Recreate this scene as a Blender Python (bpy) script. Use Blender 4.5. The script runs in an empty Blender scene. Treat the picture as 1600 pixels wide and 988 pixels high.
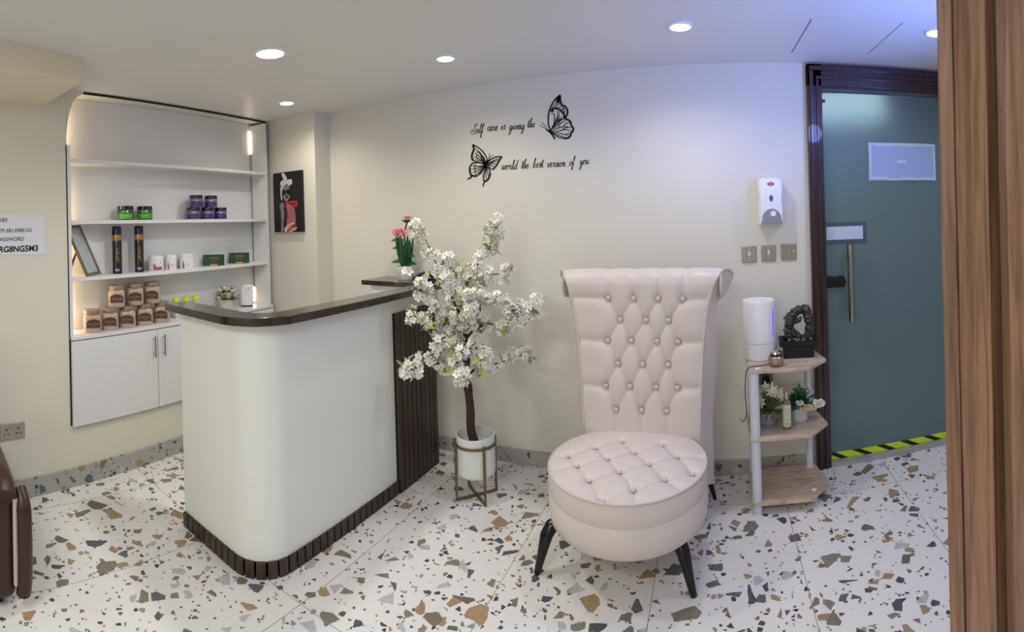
import bpy, bmesh, math, random
from mathutils import Vector, Matrix
random.seed(7)
PI = math.pi
S = bpy.context.scene
C = S.collection

# ------------------------------------------------------------------ camera, world, lights, exposure
EYE = 1.47
F, YH, X0, TX, TY = 805.0482, 341.4832, 1111.0279, -0.0102, 0.0295
MR = Matrix.Rotation(TX, 3, 'X') @ Matrix.Rotation(TY, 3, 'Y')
cd = bpy.data.cameras.new('camera'); cam = bpy.data.objects.new('camera', cd); C.objects.link(cam)
cd.type = 'PANO'; cd.panorama_type = 'CENTRAL_CYLINDRICAL'
cd.central_cylindrical_range_u_min = (0 - X0) / F
cd.central_cylindrical_range_u_max = (1600 - X0) / F
cd.central_cylindrical_range_v_min = (YH - 988) / F
cd.central_cylindrical_range_v_max = YH / F
cd.central_cylindrical_radius = 1.0
cd.clip_start = 0.02
ax, ay, az = MR @ Vector((1, 0, 0)), MR @ Vector((0, 0, 1)), -(MR @ Vector((0, 1, 0)))
cam.matrix_world = Matrix(((ax.x, ay.x, az.x, 0), (ax.y, ay.y, az.y, 0), (ax.z, ay.z, az.z, EYE), (0, 0, 0, 1)))
S.camera = cam

w = bpy.data.worlds.new('world'); S.world = w; w.use_nodes = True
w.node_tree.nodes['Background'].inputs[0].default_value = (.55, .55, .6, 1)
w.node_tree.nodes['Background'].inputs[1].default_value = 0.05
S.view_settings.view_transform = 'Standard'; S.view_settings.look = 'None'
S.view_settings.gamma = 1; S.view_settings.use_curve_mapping = False
S.view_settings.exposure = 0.5

D = 2.874; CEIL = 2.303; WA = .1306; OFF = -2.701; COL = 2.707

def light(name, kind, loc, energy, color, size=.1, target=None, **k):
    l = bpy.data.lights.new(name, kind); l.energy = energy; l.color = color
    if kind == 'AREA':
        l.shape = 'RECTANGLE'; l.size = size; l.size_y = k.get('size_y', size)
    else: l.shadow_soft_size = size
    if kind == 'SPOT': l.spot_size = k.get('cone', 2.4); l.spot_blend = k.get('blend', .8)
    o = bpy.data.objects.new(name, l); C.objects.link(o); o.location = loc
    if target is not None:
        o.rotation_euler = (Vector(target) - Vector(loc)).to_track_quat('-Z', 'Y').to_euler()
    return o
# added soft fill behind the camera, standing in for the room's other lights
light('ceiling_fill', 'AREA', (-.9, -.5, 2.27), 21, (.99, .99, .965), 1.2, (-.9, -.5, 0), size_y=.6)
light('front_fill', 'AREA', (-.6, -1.5, 1.5), 8, (1, .98, .93), 1.4, (-.8, 3, 1.1), size_y=1.2)  # added upright fill area, brightens the counter front and walls
light('added_blue_spot', 'SPOT', (1.40, 1.30, 1.55), 84, (.15, .27, 1), .12, (.50, 2.25, 2.30), cone=1.38, blend=1)  # added spot out of view, tints the upper right wall and ceiling blue
light('added_blue_point', 'POINT', (.95, 1.05, 2.17), 6, (.30, .36, 1), .08)  # added point lamp out of view, more of the blue tint
DOWN = [  # pixel-free: position, radius, energy, colour
    ((-1.839, 1.626), .064, 34, (.97, .98, .96), 'large round ceiling downlight glowing cool white above the counter'),
    ((-2.523, 2.369), .045, 12, (1, .92, .82), 'small ceiling downlight near the poster pillar'),
    ((-1.268, 2.290), .042, 12, (1, .95, .80), 'small warm ceiling downlight above the blossom tree'),
    ((-.111, 2.283), .045, 15, (.95, .93, 1), 'small ceiling downlight above the tufted chair'),
    ((1.063, 2.228), .045, 13, (.86, .86, 1), 'small ceiling downlight beside the wooden post, by the access panel')]

# ------------------------------------------------------------------ pixel-ray helper (places measured off the photograph)
def ray(x, y):
    a = (x - X0) / F
    return MR @ Vector((math.sin(a), math.cos(a), (YH - y) / F))
E0 = Vector((0, 0, EYE))
def onZ(x, y, z=0): d = ray(x, y); return E0 + d * ((z - EYE) / d.z)
def onY(x, y, Y=D): d = ray(x, y); return E0 + d * (Y / d.y)
def onL(x, y, off=OFF):
    d = ray(x, y); return E0 + d * (off / (d.x * math.cos(WA) + d.y * math.sin(WA)))
def onR(x, y, r): d = ray(x, y); return E0 + d * (r / math.hypot(d.x, d.y))
def hz(x, y, base): return onR(x, y, math.hypot(base[0], base[1])).z
def wl(off, s, z=0):   # left-wall frame: distance from the wall line, run along it, height
    return Vector((off * math.cos(WA) - s * math.sin(WA), off * math.sin(WA) + s * math.cos(WA), z))

# ------------------------------------------------------------------ materials
def srgb(c):
    return tuple(((v / 255) / 12.92 if v / 255 <= .04045 else ((v / 255 + .055) / 1.055) ** 2.4) for v in c)
MC = {}
def mat(name, col, rough=.5, metal=0, noise=0, nscale=20, bump=0, bscale=60, spec=.5, emit=None, estr=0, trans=0, ior=1.45, coat=0, sheen=0):
    if name in MC: return MC[name]
    m = bpy.data.materials.new(name); m.use_nodes = True; MC[name] = m
    nt = m.node_tree; b = nt.nodes['Principled BSDF']
    if max(col) > 1.001: col = srgb(col)
    b.inputs['Base Color'].default_value = (*col, 1)
    b.inputs['Roughness'].default_value = rough; b.inputs['Metallic'].default_value = metal
    b.inputs['Specular IOR Level'].default_value = spec
    b.inputs['Transmission Weight'].default_value = trans; b.inputs['IOR'].default_value = ior
    b.inputs['Coat Weight'].default_value = coat
    if emit: b.inputs['Emission Color'].default_value = (*emit, 1); b.inputs['Emission Strength'].default_value = estr
    tc = nt.nodes.new('ShaderNodeTexCoord')
    n = nt.nodes.new('ShaderNodeTexNoise'); n.inputs['Scale'].default_value = nscale; n.inputs['Detail'].default_value = 4
    nt.links.new(tc.outputs['Object'], n.inputs['Vector'])
    r = nt.nodes.new('ShaderNodeMix'); r.data_type = 'RGBA'
    k = noise
    r.inputs[6].default_value = (*[c * (1 - k) for c in col], 1); r.inputs[7].default_value = (*[min(1, c * (1 + k)) for c in col], 1)
    nt.links.new(n.outputs['Fac'], r.inputs[0]); nt.links.new(r.outputs[2], b.inputs['Base Color'])
    if bump:
        n2 = nt.nodes.new('ShaderNodeTexNoise'); n2.inputs['Scale'].default_value = bscale; n2.inputs['Detail'].default_value = 5
        nt.links.new(tc.outputs['Object'], n2.inputs['Vector'])
        bp = nt.nodes.new('ShaderNodeBump'); bp.inputs['Strength'].default_value = bump; bp.inputs['Distance'].default_value = .004
        nt.links.new(n2.outputs['Fac'], bp.inputs['Height']); nt.links.new(bp.outputs[0], b.inputs['Normal'])
    return m

def wood(name, c1, c2, scale=(18, 18, 1.2), rough=.4, axis='Z', coat=0, contrast=1.0):
    if name in MC: return MC[name]
    m = bpy.data.materials.new(name); m.use_nodes = True; MC[name] = m
    nt = m.node_tree; N = nt.nodes; Lk = nt.links; b = N['Principled BSDF']
    tc = N.new('ShaderNodeTexCoord'); mp = N.new('ShaderNodeMapping')
    mp.inputs['Scale'].default_value = scale; Lk.new(tc.outputs['Object'], mp.inputs['Vector'])
    n = N.new('ShaderNodeTexNoise'); n.inputs['Scale'].default_value = 1.6; n.inputs['Detail'].default_value = 8; n.inputs['Distortion'].default_value = 1.4
    Lk.new(mp.outputs[0], n.inputs['Vector'])
    n2 = N.new('ShaderNodeTexNoise'); n2.inputs['Scale'].default_value = 9; n2.inputs['Detail'].default_value = 6; n2.inputs['Distortion'].default_value = .5
    Lk.new(mp.outputs[0], n2.inputs['Vector'])
    ad = N.new('ShaderNodeMath'); ad.operation = 'MULTIPLY_ADD'; ad.inputs[1].default_value = .35
    Lk.new(n2.outputs['Fac'], ad.inputs[0]); Lk.new(n.outputs['Fac'], ad.inputs[2])
    cr = N.new('ShaderNodeValToRGB'); cr.color_ramp.elements[0].position = .5; cr.color_ramp.elements[1].position = .82
    cr.color_ramp.elements[0].color = (*srgb(c1), 1); cr.color_ramp.elements[1].color = (*srgb(c2), 1)
    Lk.new(ad.outputs[0], cr.inputs[0]); Lk.new(cr.outputs[0], b.inputs['Base Color'])
    b.inputs['Roughness'].default_value = rough; b.inputs['Coat Weight'].default_value = coat
    bp = N.new('ShaderNodeBump'); bp.inputs['Strength'].default_value = .15; bp.inputs['Distance'].default_value = .002
    Lk.new(ad.outputs[0], bp.inputs['Height']); Lk.new(bp.outputs[0], b.inputs['Normal'])
    return m

def terrazzo(name, base, grout=True, plane='XY', k=1.0):
    m = bpy.data.materials.new(name); m.use_nodes = True; MC[name] = m
    nt = m.node_tree; N = nt.nodes; Lk = nt.links; b = N['Principled BSDF']
    ge = N.new('ShaderNodeNewGeometry')
    vec = ge.outputs['Position']
    mp = N.new('ShaderNodeMapping'); mp.inputs['Rotation'].default_value = (0, 0, .5)
    if plane != 'XY':
        sq = N.new('ShaderNodeSeparateXYZ'); cq = N.new('ShaderNodeCombineXYZ'); Lk.new(vec, sq.inputs[0])
        Lk.new(sq.outputs[0 if plane == 'XZ' else 1], cq.inputs[0]); Lk.new(sq.outputs[2], cq.inputs[1]); Lk.new(cq.outputs[0], mp.inputs['Vector'])
        mp.inputs['Rotation'].default_value = (0, 0, 0); mp.inputs['Location'].default_value = (.4, .33, 0)
    else: Lk.new(vec, mp.inputs['Vector'])
    nz = N.new('ShaderNodeTexNoise'); nz.inputs['Scale'].default_value = 26; nz.inputs['Detail'].default_value = 2
    Lk.new(mp.outputs[0], nz.inputs['Vector'])
    va = N.new('ShaderNodeVectorMath'); va.operation = 'MULTIPLY_ADD'; va.inputs[1].default_value = (.012,) * 3
    Lk.new(nz.outputs['Color'], va.inputs[0]); Lk.new(mp.outputs[0], va.inputs[2])
    cur = None
    basec = (*srgb(base), 1)
    # (cell size, share of cells that hold a chip, border shrink lo/hi)
    for i, (cell, share, lo, hi) in enumerate(((.012, .05, .08, .22), (.024, .085, .08, .24), (.050, .185, .07, .28), (.084, .095, .08, .27))):
        def vor(feat):
            v = N.new('ShaderNodeTexVoronoi'); v.voronoi_dimensions = '2D'; v.feature = feat
            v.inputs['Scale'].default_value = 1 / cell; v.inputs['Randomness'].default_value = .95
            off = N.new('ShaderNodeVectorMath'); off.operation = 'ADD'; off.inputs[1].default_value = (i * 3.7, i * 1.3, 0)
            Lk.new(va.outputs[0], off.inputs[0]); Lk.new(off.outputs[0], v.inputs['Vector']); return v
        f1 = vor('F1'); de = vor('DISTANCE_TO_EDGE')
        sp = N.new('ShaderNodeSeparateColor'); Lk.new(f1.outputs['Color'], sp.inputs[0])
        lt = N.new('ShaderNodeMath'); lt.operation = 'LESS_THAN'; lt.inputs[1].default_value = share; Lk.new(sp.outputs[0], lt.inputs[0])
        mr = N.new('ShaderNodeMapRange'); mr.inputs[3].default_value = lo; mr.inputs[4].default_value = hi; Lk.new(sp.outputs[1], mr.inputs[0])
        gt = N.new('ShaderNodeMath'); gt.operation = 'GREATER_THAN'; Lk.new(de.outputs['Distance'], gt.inputs[0]); Lk.new(mr.outputs[0], gt.inputs[1])
        mu = N.new('ShaderNodeMath'); mu.operation = 'MULTIPLY'; Lk.new(lt.outputs[0], mu.inputs[0]); Lk.new(gt.outputs[0], mu.inputs[1])
        cr = N.new('ShaderNodeValToRGB'); cr.color_ramp.interpolation = 'CONSTANT'; e = cr.color_ramp.elements
        pal = [(164, 138, 106), (126, 120, 106), (100, 104, 112), (138, 130, 112), (170, 142, 106), (188, 188, 188), (112, 106, 96), (82, 88, 98)]
        if i < 2: pal = [(80, 78, 76), (140, 116, 90), (96, 92, 86), (66, 70, 80), (170, 140, 104), (110, 104, 96), (150, 150, 150), (76, 72, 70)]
        e[0].color = (*srgb(pal[0]), 1); e[1].position = 1 / 8; e[1].color = (*srgb(pal[1]), 1)
        for q in range(2, 8):
            el = e.new(q / 8); el.color = (*srgb(pal[q]), 1)
        Lk.new(sp.outputs[2], cr.inputs[0])
        n3 = N.new('ShaderNodeTexNoise'); n3.inputs['Scale'].default_value = 60; n3.inputs['Detail'].default_value = 5; Lk.new(mp.outputs[0], n3.inputs['Vector'])
        ml = N.new('ShaderNodeMix'); ml.data_type = 'RGBA'; ml.blend_type = 'OVERLAY'; ml.inputs[0].default_value = .35
        Lk.new(cr.outputs[0], ml.inputs[6]); Lk.new(n3.outputs['Fac'], ml.inputs[7])
        mx = N.new('ShaderNodeMix'); mx.data_type = 'RGBA'
        Lk.new(mu.outputs[0], mx.inputs[0])
        if cur is None: mx.inputs[6].default_value = basec
        else: Lk.new(cur, mx.inputs[6])
        Lk.new(ml.outputs[2], mx.inputs[7]); cur = mx.outputs[2]
    if grout:
        sx = N.new('ShaderNodeSeparateXYZ'); Lk.new(vec, sx.inputs[0])
        msk = None
        for ch, o, step in ((0, -.27, .602), (1, 1.385, 1.19)):
            a = N.new('ShaderNodeMath'); a.operation = 'SUBTRACT'; a.inputs[1].default_value = o - step / 2 - 50 * step; Lk.new(sx.outputs[ch], a.inputs[0])
            md = N.new('ShaderNodeMath'); md.operation = 'MODULO'; md.inputs[1].default_value = step; Lk.new(a.outputs[0], md.inputs[0])
            sb = N.new('ShaderNodeMath'); sb.operation = 'SUBTRACT'; sb.inputs[1].default_value = step / 2; Lk.new(md.outputs[0], sb.inputs[0])
            ab = N.new('ShaderNodeMath'); ab.operation = 'ABSOLUTE'; Lk.new(sb.outputs[0], ab.inputs[0])
            l2 = N.new('ShaderNodeMath'); l2.operation = 'LESS_THAN'; l2.inputs[1].default_value = .0016; Lk.new(ab.outputs[0], l2.inputs[0])
            if msk is None: msk = l2
            else:
                mm = N.new('ShaderNodeMath'); mm.operation = 'MAXIMUM'; Lk.new(msk.outputs[0], mm.inputs[0]); Lk.new(l2.outputs[0], mm.inputs[1]); msk = mm
        mx = N.new('ShaderNodeMix'); mx.data_type = 'RGBA'; Lk.new(msk.outputs[0], mx.inputs[0]); Lk.new(cur, mx.inputs[6])
        mx.inputs[7].default_value = (*srgb((150, 144, 134)), 1); cur = mx.outputs[2]
    Lk.new(cur, b.inputs['Base Color']); b.inputs['Roughness'].default_value = .33; b.inputs['Specular IOR Level'].default_value = .35
    return m

M_CEIL = mat('ceiling_paint', (225, 224, 220), .45, spec=.3, noise=.015, nscale=3)
M_WALL = mat('cream_wall_paint', (221, 218, 206), .6, spec=.25, noise=.02, nscale=2.5, bump=.08, bscale=90)
M_WALLL = mat('yellow_cream_wall_paint', (223, 220, 203), .55, spec=.25, noise=.02, nscale=2.5)
M_SOFFIT = mat('cream_beam_paint', (230, 220, 196), .55, spec=.25)
M_LAM = mat('white_laminate', (226, 226, 226), .3, spec=.4)
M_DARKGAP = mat('dark_shadow_gap', (40, 36, 32), .8)
M_CTR = mat('counter_white_paint', (236, 238, 230), .32, spec=.45, noise=.02, nscale=3)
M_CTOP = wood('dark_stained_wood', (34, 24, 20), (58, 43, 36), (3, 3, 3), .22, coat=.4)
M_SLAT = wood('dark_slat_wood', (36, 26, 21), (70, 54, 44), (30, 30, 2.0), .38)
M_FRAME = wood('dark_mahogany_frame', (30, 14, 16), (58, 30, 30), (25, 25, 2), .28, coat=.4)
M_WALNUT = wood('walnut_veneer', (104, 76, 60), (146, 112, 88), (34, 34, 1.4), .42)
M_OAK = wood('pale_oak_board', (172, 152, 132), (206, 188, 168), (4, 22, 10), .5)
M_LEATH = mat('blush_cream_leather', (214, 204, 197), .38, spec=.45, noise=.025, nscale=6, bump=.10, bscale=240)
M_PIPE = mat('cream_leather_piping', (206, 195, 187), .38, spec=.45)
M_BLACK = mat('black_gloss', (14, 14, 20), .22, spec=.5)
M_BLACKM = mat('black_matte', (18, 18, 24), .5, noise=.2)
M_WHITE = mat('white_plastic', (236, 236, 238), .28, spec=.5)
M_PAPER = mat('white_paper', (226, 226, 232), .7)
M_INK = mat('black_ink', (16, 16, 22), .6)
M_CHROME = mat('brushed_steel', (190, 190, 190), .25, metal=1)
M_NICK = mat('satin_nickel_plate', (176, 168, 156), .32, metal=.7, noise=.03)
M_COPPER = mat('rose_copper_metal', (178, 160, 142), .28, metal=.85)
M_BRASS = mat('antique_brass', (126, 108, 78), .4, metal=.7, noise=.1)
M_BROWN = mat('brown_leather', (60, 36, 28), .34, noise=.15, nscale=8, bump=.25, bscale=160)
M_LEAF = mat('dark_green_leaf', (38, 84, 50), .45, noise=.3, nscale=30)
M_LEAFY = mat('yellow_green_leaf', (168, 178, 84), .5, noise=.2, nscale=30)
M_LEAFG = mat('olive_green_leaf', (92, 116, 50), .5, noise=.3, nscale=30)
M_BLOS = mat('white_blossom_petal', (240, 238, 226), .55, noise=.02)
M_PINK = mat('pink_rose_petal', (232, 150, 166), .5, noise=.12, nscale=30)
M_IVORY = mat('ivory_petal', (232, 218, 190), .55, noise=.05)
M_BARK = mat('dark_brown_bark', (66, 44, 36), .7, noise=.35, nscale=25, bump=.6, bscale=50)
M_FLOOR = terrazzo('terrazzo_tile', (231, 228, 223))
M_SKX = terrazzo('terrazzo_skirting_back', (172, 170, 168), False, 'XZ')  # same terrazzo as the floor, base greyed to carry the shade
M_SKY = terrazzo('terrazzo_skirting_left', (172, 171, 166), False, 'YZ')  # shade greyed into this base as well

# ------------------------------------------------------------------ mesh helpers
class B:
    def __init__(s): s.bm = bmesh.new(); s.X = Matrix.Identity(4)
    def v(s, p): return s.bm.verts.new(s.X @ Vector(p))
    def f(s, vs):
        try: return s.bm.faces.new(vs)
        except ValueError: return None
    def box(s, c, d, rz=0, R=None):
        R = R or Matrix.Rotation(rz, 3, 'Z'); c = Vector(c)
        q = [s.v(c + R @ Vector((x * d[0] / 2, y * d[1] / 2, z * d[2] / 2))) for x in (-1, 1) for y in (-1, 1) for z in (-1, 1)]
        for a in ((0, 1, 3, 2), (4, 6, 7, 5), (0, 4, 5, 1), (2, 3, 7, 6), (0, 2, 6, 4), (1, 5, 7, 3)): s.f([q[i] for i in a])
        return s
    def lo(s, a, b): # box from two corners
        a, b = Vector(a), Vector(b); return s.box((a + b) / 2, [abs(v) for v in (b - a)])
    def prism(s, poly, z0, z1):
        lo = [s.v((p[0], p[1], z0)) for p in poly]; hi = [s.v((p[0], p[1], z1)) for p in poly]; n = len(poly)
        s.f(lo[::-1]); s.f(hi)
        for i in range(n): s.f([lo[i], lo[(i + 1) % n], hi[(i + 1) % n], hi[i]])
        return s
    def extr(s, pts, vec): # 3-D polygon pushed along a vector
        vec = Vector(vec); lo = [s.v(p) for p in pts]; hi = [s.v(Vector(p) + vec) for p in pts]; n = len(pts)
        s.f(lo[::-1]); s.f(hi)
        for i in range(n): s.f([lo[i], lo[(i + 1) % n], hi[(i + 1) % n], hi[i]])
        return s
    def lathe(s, prof, seg=24, c=(0, 0, 0), R=None, sy=1):
        R = R or Matrix.Identity(3); c = Vector(c); rings = []
        for r, z in prof:
            if r < 1e-6: rings.append([s.v(c + R @ Vector((0, 0, z)))])
            else: rings.append([s.v(c + R @ Vector((r * math.cos(2 * PI * i / seg), sy * r * math.sin(2 * PI * i / seg), z))) for i in range(seg)])
        for a, b in zip(rings, rings[1:]):
            for i in range(seg):
                j = (i + 1) % seg
                if len(a) == 1 and len(b) == 1: break
                if len(a) == 1: s.f([a[0], b[j], b[i]][::-1])
                elif len(b) == 1: s.f([a[i], a[j], b[0]])
                else: s.f([a[i], a[j], b[j], b[i]])
        return s
    def tube(s, path, r, seg=10, cap=True, squash=1):
        path = [Vector(p) for p in path]; n = len(path); rr = r if isinstance(r, (list, tuple)) else [r] * n
        rings = []; up = Vector((0, 0, 1))
        for i, p in enumerate(path):
            t = (path[min(i + 1, n - 1)] - path[max(i - 1, 0)]).normalized()
            if i == 0:
                up = Vector((0, 0, 1)) if abs(t.z) < .9 else Vector((0, 1, 0))
            a = t.cross(up).normalized(); b = a.cross(t).normalized(); up = b
            rings.append([s.v(p + a * math.cos(2 * PI * k / seg) * rr[i] + b * math.sin(2 * PI * k / seg) * rr[i] * squash) for k in range(seg)])
        for A, Bq in zip(rings, rings[1:]):
            for k in range(seg): s.f([A[k], A[(k + 1) % seg], Bq[(k + 1) % seg], Bq[k]])
        if cap: s.f(rings[0][::-1]); s.f(rings[-1])
        return s
    def ball(s, c, r, seg=14, rings=8, R=None):
        r = (r, r, r) if not isinstance(r, (list, tuple)) else r; R = R or Matrix.Identity(3); c = Vector(c)
        def P(i, j): a = PI * i / rings; b = 2 * PI * j / seg; return c + R @ Vector((r[0] * math.sin(a) * math.cos(b), r[1] * math.sin(a) * math.sin(b), -r[2] * math.cos(a)))
        bot = s.v(P(0, 0)); top = s.v(P(rings, 0)); G = [[s.v(P(i, j)) for j in range(seg)] for i in range(1, rings)]
        for j in range(seg):
            k = (j + 1) % seg; s.f([bot, G[0][k], G[0][j]]); s.f([top, G[-1][j], G[-1][k]])
            for i in range(rings - 2): s.f([G[i][j], G[i][k], G[i + 1][k], G[i + 1][j]])
        return s
    def grid(s, fn, nu, nv, wrap=False):
        G = [[s.v(fn(i / (nu if wrap else nu - 1), j / (nv - 1))) for j in range(nv)] for i in range(nu)]
        for i in range(nu if wrap else nu - 1):
            for j in range(nv - 1):
                k = (i + 1) % nu; s.f([G[i][j], G[k][j], G[k][j + 1], G[i][j + 1]])
        return G
    def leaf(s, base, d, nrm, ln, wd, bend=.15, n=5):
        base, d, nrm = Vector(base), Vector(d).normalized(), Vector(nrm).normalized(); sd = d.cross(nrm).normalized(); nn = sd.cross(d)
        L, Rr, Mm = [], [], []
        for i in range(n + 1):
            t = i / n; wv = wd / 2 * math.sin(PI * min(1, t * .93 + .04)) ** .8; c = base + d * ln * t - nn * bend * ln * t * t
            L.append(s.v(c - sd * wv + nn * wv * .3)); Rr.append(s.v(c + sd * wv + nn * wv * .3)); Mm.append(s.v(c))
        for i in range(n):
            s.f([L[i], Mm[i], Mm[i + 1], L[i + 1]]); s.f([Mm[i], Rr[i], Rr[i + 1], Mm[i + 1]])
        return s
    def flower(s, c, nrm, r, petals=5, cup=.35, rnd=random):
        c = Vector(c); n = Vector(nrm).normalized(); u = n.orthogonal().normalized(); v = n.cross(u); a0 = rnd.random() * 6
        for k in range(petals):
            a = a0 + 2 * PI * k / petals; d = u * math.cos(a) + v * math.sin(a); sd = n.cross(d)
            o = s.v(c); p1 = s.v(c + d * r * .5 - sd * r * .34 + n * r * cup * .35); p2 = s.v(c + d * r * .5 + sd * r * .34 + n * r * cup * .35)
            p3 = s.v(c + d * r * .95 - sd * r * .28 + n * r * cup); p4 = s.v(c + d * r * .95 + sd * r * .28 + n * r * cup); pm = s.v(c + d * r * .62 + n * r * cup * .3)
            s.f([o, p1, pm]); s.f([o, pm, p2]); s.f([p1, p3, pm]); s.f([pm, p4, p2]); s.f([pm, p3, p4])
        return s
    def obj(s, name, m, parent=None, loc=None, rz=0, smooth=35, bevel=0, solid=0):
        me = bpy.data.meshes.new(name); bmesh.ops.recalc_face_normals(s.bm, faces=s.bm.faces[:]); s.bm.to_mesh(me); s.bm.free()
        me.materials.append(m)
        if smooth:
            me.polygons.foreach_set('use_smooth', [True] * len(me.polygons)); me.set_sharp_from_angle(angle=math.radians(smooth))
        o = bpy.data.objects.new(name, me); C.objects.link(o)
        if parent: o.parent = parent
        if loc is not None: o.location = loc
        o.rotation_euler.z = rz
        if solid: md = o.modifiers.new('solid', 'SOLIDIFY'); md.thickness = solid; md.offset = 0
        if bevel: md = o.modifiers.new('bevel', 'BEVEL'); md.width = bevel; md.segments = 2; md.limit_method = 'ANGLE'; md.harden_normals = False
        return o
def tag(o, label=None, cat=None, group=None, kind=None):
    if label: o['label'] = label
    if cat: o['category'] = cat
    if group: o['group'] = group
    if kind: o['kind'] = kind
    return o
def thing(name, label, cat, loc=(0, 0, 0), rz=0, group=None):
    o = bpy.data.objects.new(name, None); C.objects.link(o); o.location = loc; o.rotation_euler.z = rz; o.empty_display_size = .05
    return tag(o, label, cat, group)
def struct(o): return tag(o, kind='structure')
def dup(root, loc, rz, label, group=None):
    r = root.copy(); C.objects.link(r); r.location = loc; r.rotation_euler.z = rz; r['label'] = label
    if group: r['group'] = group
    for ch in list(root.children):
        c = ch.copy(); C.objects.link(c); c.parent = r
        for g in ch.children:
            d = g.copy(); C.objects.link(d); d.parent = c
    return r
def text_faces(b, txt, size, mp, align='LEFT', thick=.0006, bold=0, sx=1):
    """lettering: font outlines mapped through mp(x, y, depth)"""
    cu = bpy.data.curves.new('t', 'FONT'); cu.body = txt; cu.size = size; cu.align_x = align; cu.offset = bold; cu.resolution_u = 3
    o = bpy.data.objects.new('t', cu); C.objects.link(o)
    me = bpy.data.meshes.new_from_object(o.evaluated_get(bpy.context.evaluated_depsgraph_get()))
    vs = [b.v(mp(v.co.x * sx, v.co.y, 0)) for v in me.vertices]
    for p in me.polygons: b.f([vs[i] for i in p.vertices])
    bpy.data.objects.remove(o); bpy.data.curves.remove(cu); bpy.data.meshes.remove(me)
def catmull(P, n=6):
    if len(P) < 3: return [Vector(p) for p in P]
    Q = [P[0]] + list(P) + [P[-1]]; out = []
    for i in range(1, len(Q) - 2):
        p0, p1, p2, p3 = [Vector(q) for q in Q[i - 1:i + 3]]
        for k in range(n):
            t = k / n; out.append(.5 * ((2 * p1) + (p2 - p0) * t + (2 * p0 - 5 * p1 + 4 * p2 - p3) * t * t + (3 * p1 - p0 - 3 * p2 + p3) * t ** 3))
    out.append(Vector(Q[-2])); return out
def ribbon(b, pts, w, mp, taper=False):
    pts = [Vector(p) for p in pts]; n = len(pts); L, R = [], []
    for i, p in enumerate(pts):
        t = pts[min(i + 1, n - 1)] - pts[max(i - 1, 0)]
        if t.length < 1e-9: t = Vector((1, 0))
        t.normalize(); q = Vector((-t.y, t.x)); k = w[i] / 2 if isinstance(w, (list, tuple)) else w / 2
        if taper: k *= .35 + .65 * math.sin(PI * (i + .5) / n)
        L.append(b.v(mp(*(p + q * k)))); R.append(b.v(mp(*(p - q * k))))
    for i in range(n - 1): b.f([L[i], R[i], R[i + 1], L[i + 1]])

# ================================================================== ROOM SHELL
XR = 1.75; YB = -2.2
struct(B().lo((-3.9, YB, -.05), (3.2, D + 1.6, 0)).obj('floor', M_FLOOR))
struct(B().lo((-3.9, YB, CEIL), (XR + .1, D + .1, CEIL + .06)).obj('ceiling', M_CEIL))
DX0, DX1, DZ = .607, 1.50, 2.20      # clear door opening in the back wall
b = B(); b.lo((-2.62, D, 0), (DX0 - .04, D + .1, CEIL)); b.lo((DX1 + .1, D, 0), (XR + .1, D + .1, CEIL)); b.lo((DX0 - .04, D, DZ + .05), (DX1 + .1, D + .1, CEIL))
struct(b.obj('wall_back', M_WALL))
xc0 = wl(OFF, 3.034).x; xc1 = -2.60
struct(B().lo((xc0 - .6, COL, 0), (xc1, D + .1, CEIL)).obj('wall_pillar', M_WALL))
struct(B().lo((XR, YB, 0), (XR + .1, D + .1, CEIL)).obj('wall_right', M_WALL))
struct(B().lo((-3.9, YB - .1, 0), (XR + .1, YB, CEIL)).obj('wall_front', M_WALL))
# left wall with a niche whose top-left corner is rounded
S0, S1, ZC0, ZN = 1.315, 3.034, .345, 2.285
arc = [(S0 + .12 - .12 * math.cos(a), ZN - .30 + .30 * math.sin(a)) for a in [PI / 2 * i / 14 for i in range(15)]]
b = B(); T = .12
def wq(poly): b.extr([wl(OFF, s, z) for s, z in poly], wl(OFF - T, 0) - wl(OFF, 0))
wq([(-2.6, 0), (S0, 0), (S0, ZN - .30), (S0, CEIL), (-2.6, CEIL)])
wq([(S0, 0), (S1 + .12, 0), (S1 + .12, ZC0 + .02), (S0, ZC0 + .02)])
for (a0, z0), (a1, z1) in zip(arc, arc[1:]): wq([(a0, z0), (a1, z1), (a1, CEIL), (a0, CEIL)])
bmesh.ops.remove_doubles(b.bm, verts=b.bm.verts[:], dist=1e-5)
struct(b.obj('wall_left', M_WALLL, smooth=20))
# skirting
struct(B().lo((-2.60, D - .012, 0), (DX0 - .075, D - .0005, .088)).obj('baseboard_back', M_SKX))
struct(B().lo((xc0 + .012, COL - .012, 0), (xc1, COL - .0005, .088)).obj('baseboard_pillar', M_SKX))
b = B(); q = [wl(OFF + .0005, -2.0), wl(OFF + .012, -2.0), wl(OFF + .012, 3.02), wl(OFF + .0005, 3.02)]; b.prism([(p.x, p.y) for p in q], 0, .105)
struct(b.obj('baseboard_left', M_SKY))
# cream beam dropping from the ceiling at the left
b = B(); q = [wl(OFF + .001, -2.0), (-1.52, -1.5), (-2.15, .43), (-2.31, .86), wl(OFF + .001, 1.17)]; b.prism([(p[0], p[1]) for p in q], 2.19, CEIL - .0005)
struct(b.obj('trim_1', M_SOFFIT))

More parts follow.
